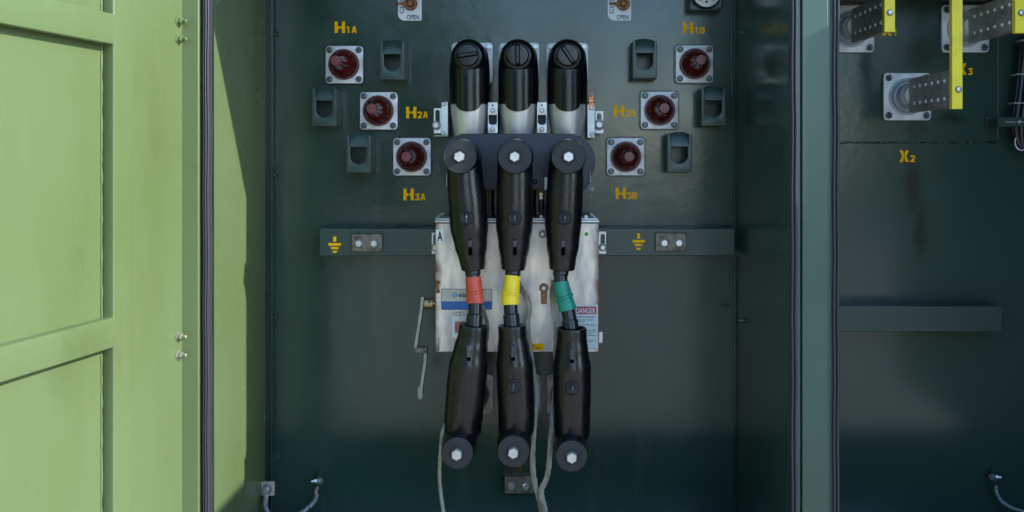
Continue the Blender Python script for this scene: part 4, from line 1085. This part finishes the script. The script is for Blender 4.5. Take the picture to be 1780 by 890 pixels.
# ------------------------------------------------------------------ bonding leads at the floor
bl = thing('bonding_lead', 'braided bonding lead hanging in a loop at the bottom left corner of the compartment', 'ground lead', P(463, 862, .06), 'braided bonding leads')
bm = bmesh.new(); pbox(bm, 453.5, 476.5, 838, 862, .035, .045); fin('tab', bm, M['castbrown'], bl, bevel=.0015)
hexbolt(bl, P(464.5, 850, .0452), r=.0088, h=.010, m='steel', washer=1.2)
bm = bmesh.new(); loft(bm, spline([P(463,861,.05), P(462,868,.06), P(461,876,.07)]), [.0065]*17, 12); fin('ferrule', bm, M['castbrown'], bl, smooth=60); bm = bmesh.new(); loft(bm, spline([P(551,862,.03), P(549.5,855,.03), P(552,846,.03)]), [.0045]*17, 12); fin('ferrule', bm, M['castbrown'], bl, smooth=60)
bm = bmesh.new(); sp = spline([P(461,874,.07), P(463,885,.08), P(472,896,.09), P(495,899,.09), P(520,893,.08), P(536,882,.06), P(546,872,.045), P(551,861,.03)], 10); loft(bm, sp, [.0058]*len(sp), 20, mod=lambda i, th: 1+.14*math.cos(4*th+i*.95)); fin('braid', bm, M['wire'], bl, smooth=60)
def lug(parent, x, y, flip=1):
    bm = bmesh.new()
    loft(bm, [P(x+2*flip,y-11,.004), P(x+1*flip,y-6,.02), P(x-1*flip,y+2,.03), P(x-2*flip,y+12,.03)], [.006,.0045,.006,.004], 10); fin('lug', bm, M['bolt'], parent, smooth=50)
    bm = bmesh.new(); lathe(bm, P(x-3*flip,y+3,.03), [(0,.006),(.007,.006),(.008,.0035),(.015,.0035)], 6, Vector((-1*flip,-.35,0))); lathe(bm, P(x+2*flip,y+3,.03), [(0,.0085),(.006,.0085),(.007,.006)], 6, Vector((1*flip,-.35,0))); fin('stud', bm, M['zinc'], parent)
lug(bl, 554, 833)
br = thing('bonding_lead', 'braided bonding lead hanging at the dark bottom right corner of the right compartment', 'ground lead', P(1730, 820, .03), 'braided bonding leads')
lug(br, 1727, 826, -1)
bm = bmesh.new(); sp = spline([P(1731,845,.03), P(1733,858,.04), P(1742,872,.05), P(1758,882,.06), P(1778,889,.07), P(1805,893,.08)], 10); loft(bm, sp, [.0047]*len(sp), 20, mod=lambda i, th: 1+.14*math.cos(4*th+i*.95)); fin('braid', bm, M['wire'], br, smooth=60)

# ------------------------------------------------------------------ low voltage bushings with spades and yellow boards
def lv(px, py, label):
    c = P(px, py, 0); t = thing('spade_bushing', label, 'bushing', c, 'large low voltage bushings with drilled spades')
    hs = .0655
    fin('flange_plate', plate([rrect(c.x-hs, c.x+hs, c.z-hs, c.z+hs, .010)], c.y-.013, .0125, bev=.0015), M['cast'], t, smooth=40)
    for sx in (-1, 1):
        for sz in (-1, 1):
            q = Vector((c.x+sx*.052, -.0132, c.z+sz*.052)); bm = bmesh.new()
            lathe(bm, q, [(0,.0095),(.0025,.0095),(.0028,.0085)], 20); lathe(bm, q+Vector((0,-.0026,0)), [(0,.0072),(.007,.0072),(.008,.006)], 6, phase=random.random()); lathe(bm, q+Vector((0,-.010,0)), [(0,.0036),(.006,.0036)], 12)
            fin('bolt', bm, M['bolt'], t, smooth=28)
    bm = bmesh.new(); lathe(bm, c+Vector((0,-.0132,0)), [(0,.0515),(.004,.0515),(.0045,.0495),(.002,.048),(.002,.046),(.013,.043),(.015,.0405),(.011,.039),(.011,.036),(.030,.0335),(.034,.0315),(.034,.0275),(.028,.0265),(.028,.02)], 48)
    fin('insulator', bm, M['epoxy'], t, smooth=35)
    bm = bmesh.new(); lathe(bm, c+Vector((0,-.040,0)), [(0,.0264),(.020,.0264),(.0225,.025),(.0225,0)], 40); fin('stem', bm, M['porcelain'], t, smooth=35)
    x1 = c.x-.0165; d0, d1 = .0655, .318; z0, z1 = c.z-.0475, c.z+.0445; thk = .013
    hl = []
    for k in range(6):
        for zz in (.022, -.022): hl.append(circ(d0+.034+k*.036, c.z-.0015+zz, .0056, 14))
    bm = plate([rrect(d0, d1, z0, z1, .0012)] + hl, 0, thk, fn=lambda v: Vector((x1 + thk/2 + v.z, -v.x, v.y)), bev=.0005)
    fin('spade', bm, M['spade'], t, smooth=40)
    bm = bmesh.new()
    for k in range(6):
        for zz in (.022, -.022): lathe(bm, Vector((x1+.006, -(d0+.034+k*.036), c.z-.0015+zz)), [(0,.0052),(.0065,.0050),(.0085,.0036),(.0092,.0015)], 12, Vector((-1,0,0)))
    o = fin('lit_hole_plugs', bm, M['porcelain'], t); o['kind'] = 'stuff'  # pale plugs, their colour stands for light in the drilled holes
    return t, x1, z0, z1
l0, sx0, sz0, sz1 = lv(1574, 168.5, 'large bushing with drilled spade above the X2 mark')
off = sx0 - l0.location.x
dup(l0, P(1476, 51, 0), 'large bushing with drilled spade half hidden by the center post')
dup(l0, P(1674.5, 51, 0), 'large bushing with drilled spade at the top right above the X3 mark')
for px, py, px0, px1, pbot, bolt_, lb in ((1574,168.5,1655,1673.5,189.5,(1666,155.5),'long bright yellow bar clamped to the end of the middle spade'),
                     (1476,51,1537.5,1556,55.5,(1547,22),'short yellow bar clamped to the spade next to the center post'),
                     (1674.5,51,1765,1784,57.5,(1775,22.5),'yellow bar on the right spade cut by the picture edge')):
    t = thing('spacer_bar', lb, 'bar', P((px0+px1)/2, pbot, .33), 'yellow bars on the spades')
    q0 = P(px0, pbot, .3345); q1 = P(px1, pbot, .3345)
    bm = bmesh.new(); box(bm, q0.x, q1.x, -.3345, -.3190, q0.z, EZ+.60); fin('bar', bm, M['board'], t, bevel=.001)
    hexbolt(t, P(bolt_[0], bolt_[1], .3347), r=.0058, h=.003, m='zinc', washer=1.1)

# ------------------------------------------------------------------ cable bundle and its bracket
cb = thing('cable_bundle', 'bundle of black control cables with pale ties bending up at the right edge', 'cable', P(1775, 262, .05))
for k, (ox, od) in enumerate(((0, .035), (6, .05), (12, .036), (17, .052), (22, .04))):
    bm = bmesh.new()
    sp = spline([P(1778+ox,60,od), P(1773+ox,110,od), P(1768+ox,160,od), P(1762+ox*.9,205,od), P(1762+ox*.8,232,od), P(1770+ox*.5,252,od), P(1784+ox*.3,258,od), P(1800,252,od-.01)], 8)
    loft(bm, sp, [.0078]*len(sp), 14); fin('cable', bm, M['cable'], cb, smooth=60)
for y, x0 in ((70,1774.5),(129,1767.5),(179,1762)):
    bm = bmesh.new(); a = P(x0, y+1.3, .06); b = P(x0+30, y-1.3, .06); box(bm, a.x, b.x, -.0615, -.028, a.z, b.z); fin('cable_tie', bm, M['plaque'], cb, bevel=.0006)
bm = bmesh.new(); ring = [P(1776,247,.06)+Vector((math.cos(a)*.016, -.004*math.cos(a), math.sin(a)*.022)) for a in [R(150+k*12) for k in range(20)]]; loft(bm, ring, [.0018]*20, 8); fin('ring', bm, M['cast'], cb, smooth=60)
cbk = thing('cable_bracket', 'flat green slotted bracket holding the black cable bundle at the right edge', 'bracket', P(1750, 221, 0))
bm = bmesh.new(); pbox(bm, 1714.5, 1729, 203.5, 220, .0006, .012); fin('foot', bm, M['fitting'], cbk, bevel=.001)
a = P(1736.5, 220, .068); b = P(1800, 204, .068)
bm = plate([rrect(a.x, b.x, a.z, b.z, .001), slot(0, 0, 0.001, 0.001) if False else rrect(P(1748,0,.068).x, P(1798,0,.068).x, P(0,213.2,.068).z, P(0,210.8,.068).z, .0012)], -.068, .003); fin('strap', bm, M['fitting'], cbk)
bm = bmesh.new(); box(bm, P(1748,0,.068).x-.003, P(1798,0,.068).x, -.0635, -.0625, P(0,214,.068).z, P(0,210,.068).z); fin('slot_backing', bm, M['zinc'], cbk)
bm = bmesh.new(); v0 = P(1729, 212, .012); v1 = P(1737, 212, .068); 
box(bm, v1.x-.004, v1.x-.0005, -.067, -.0006, v1.z-.010, v1.z+.010); fin('web', bm, M['fitting'], cbk)
hexbolt(cbk, P(1771, 212, .0685), r=.0045, h=.004, m='zinc', washer=1.0)
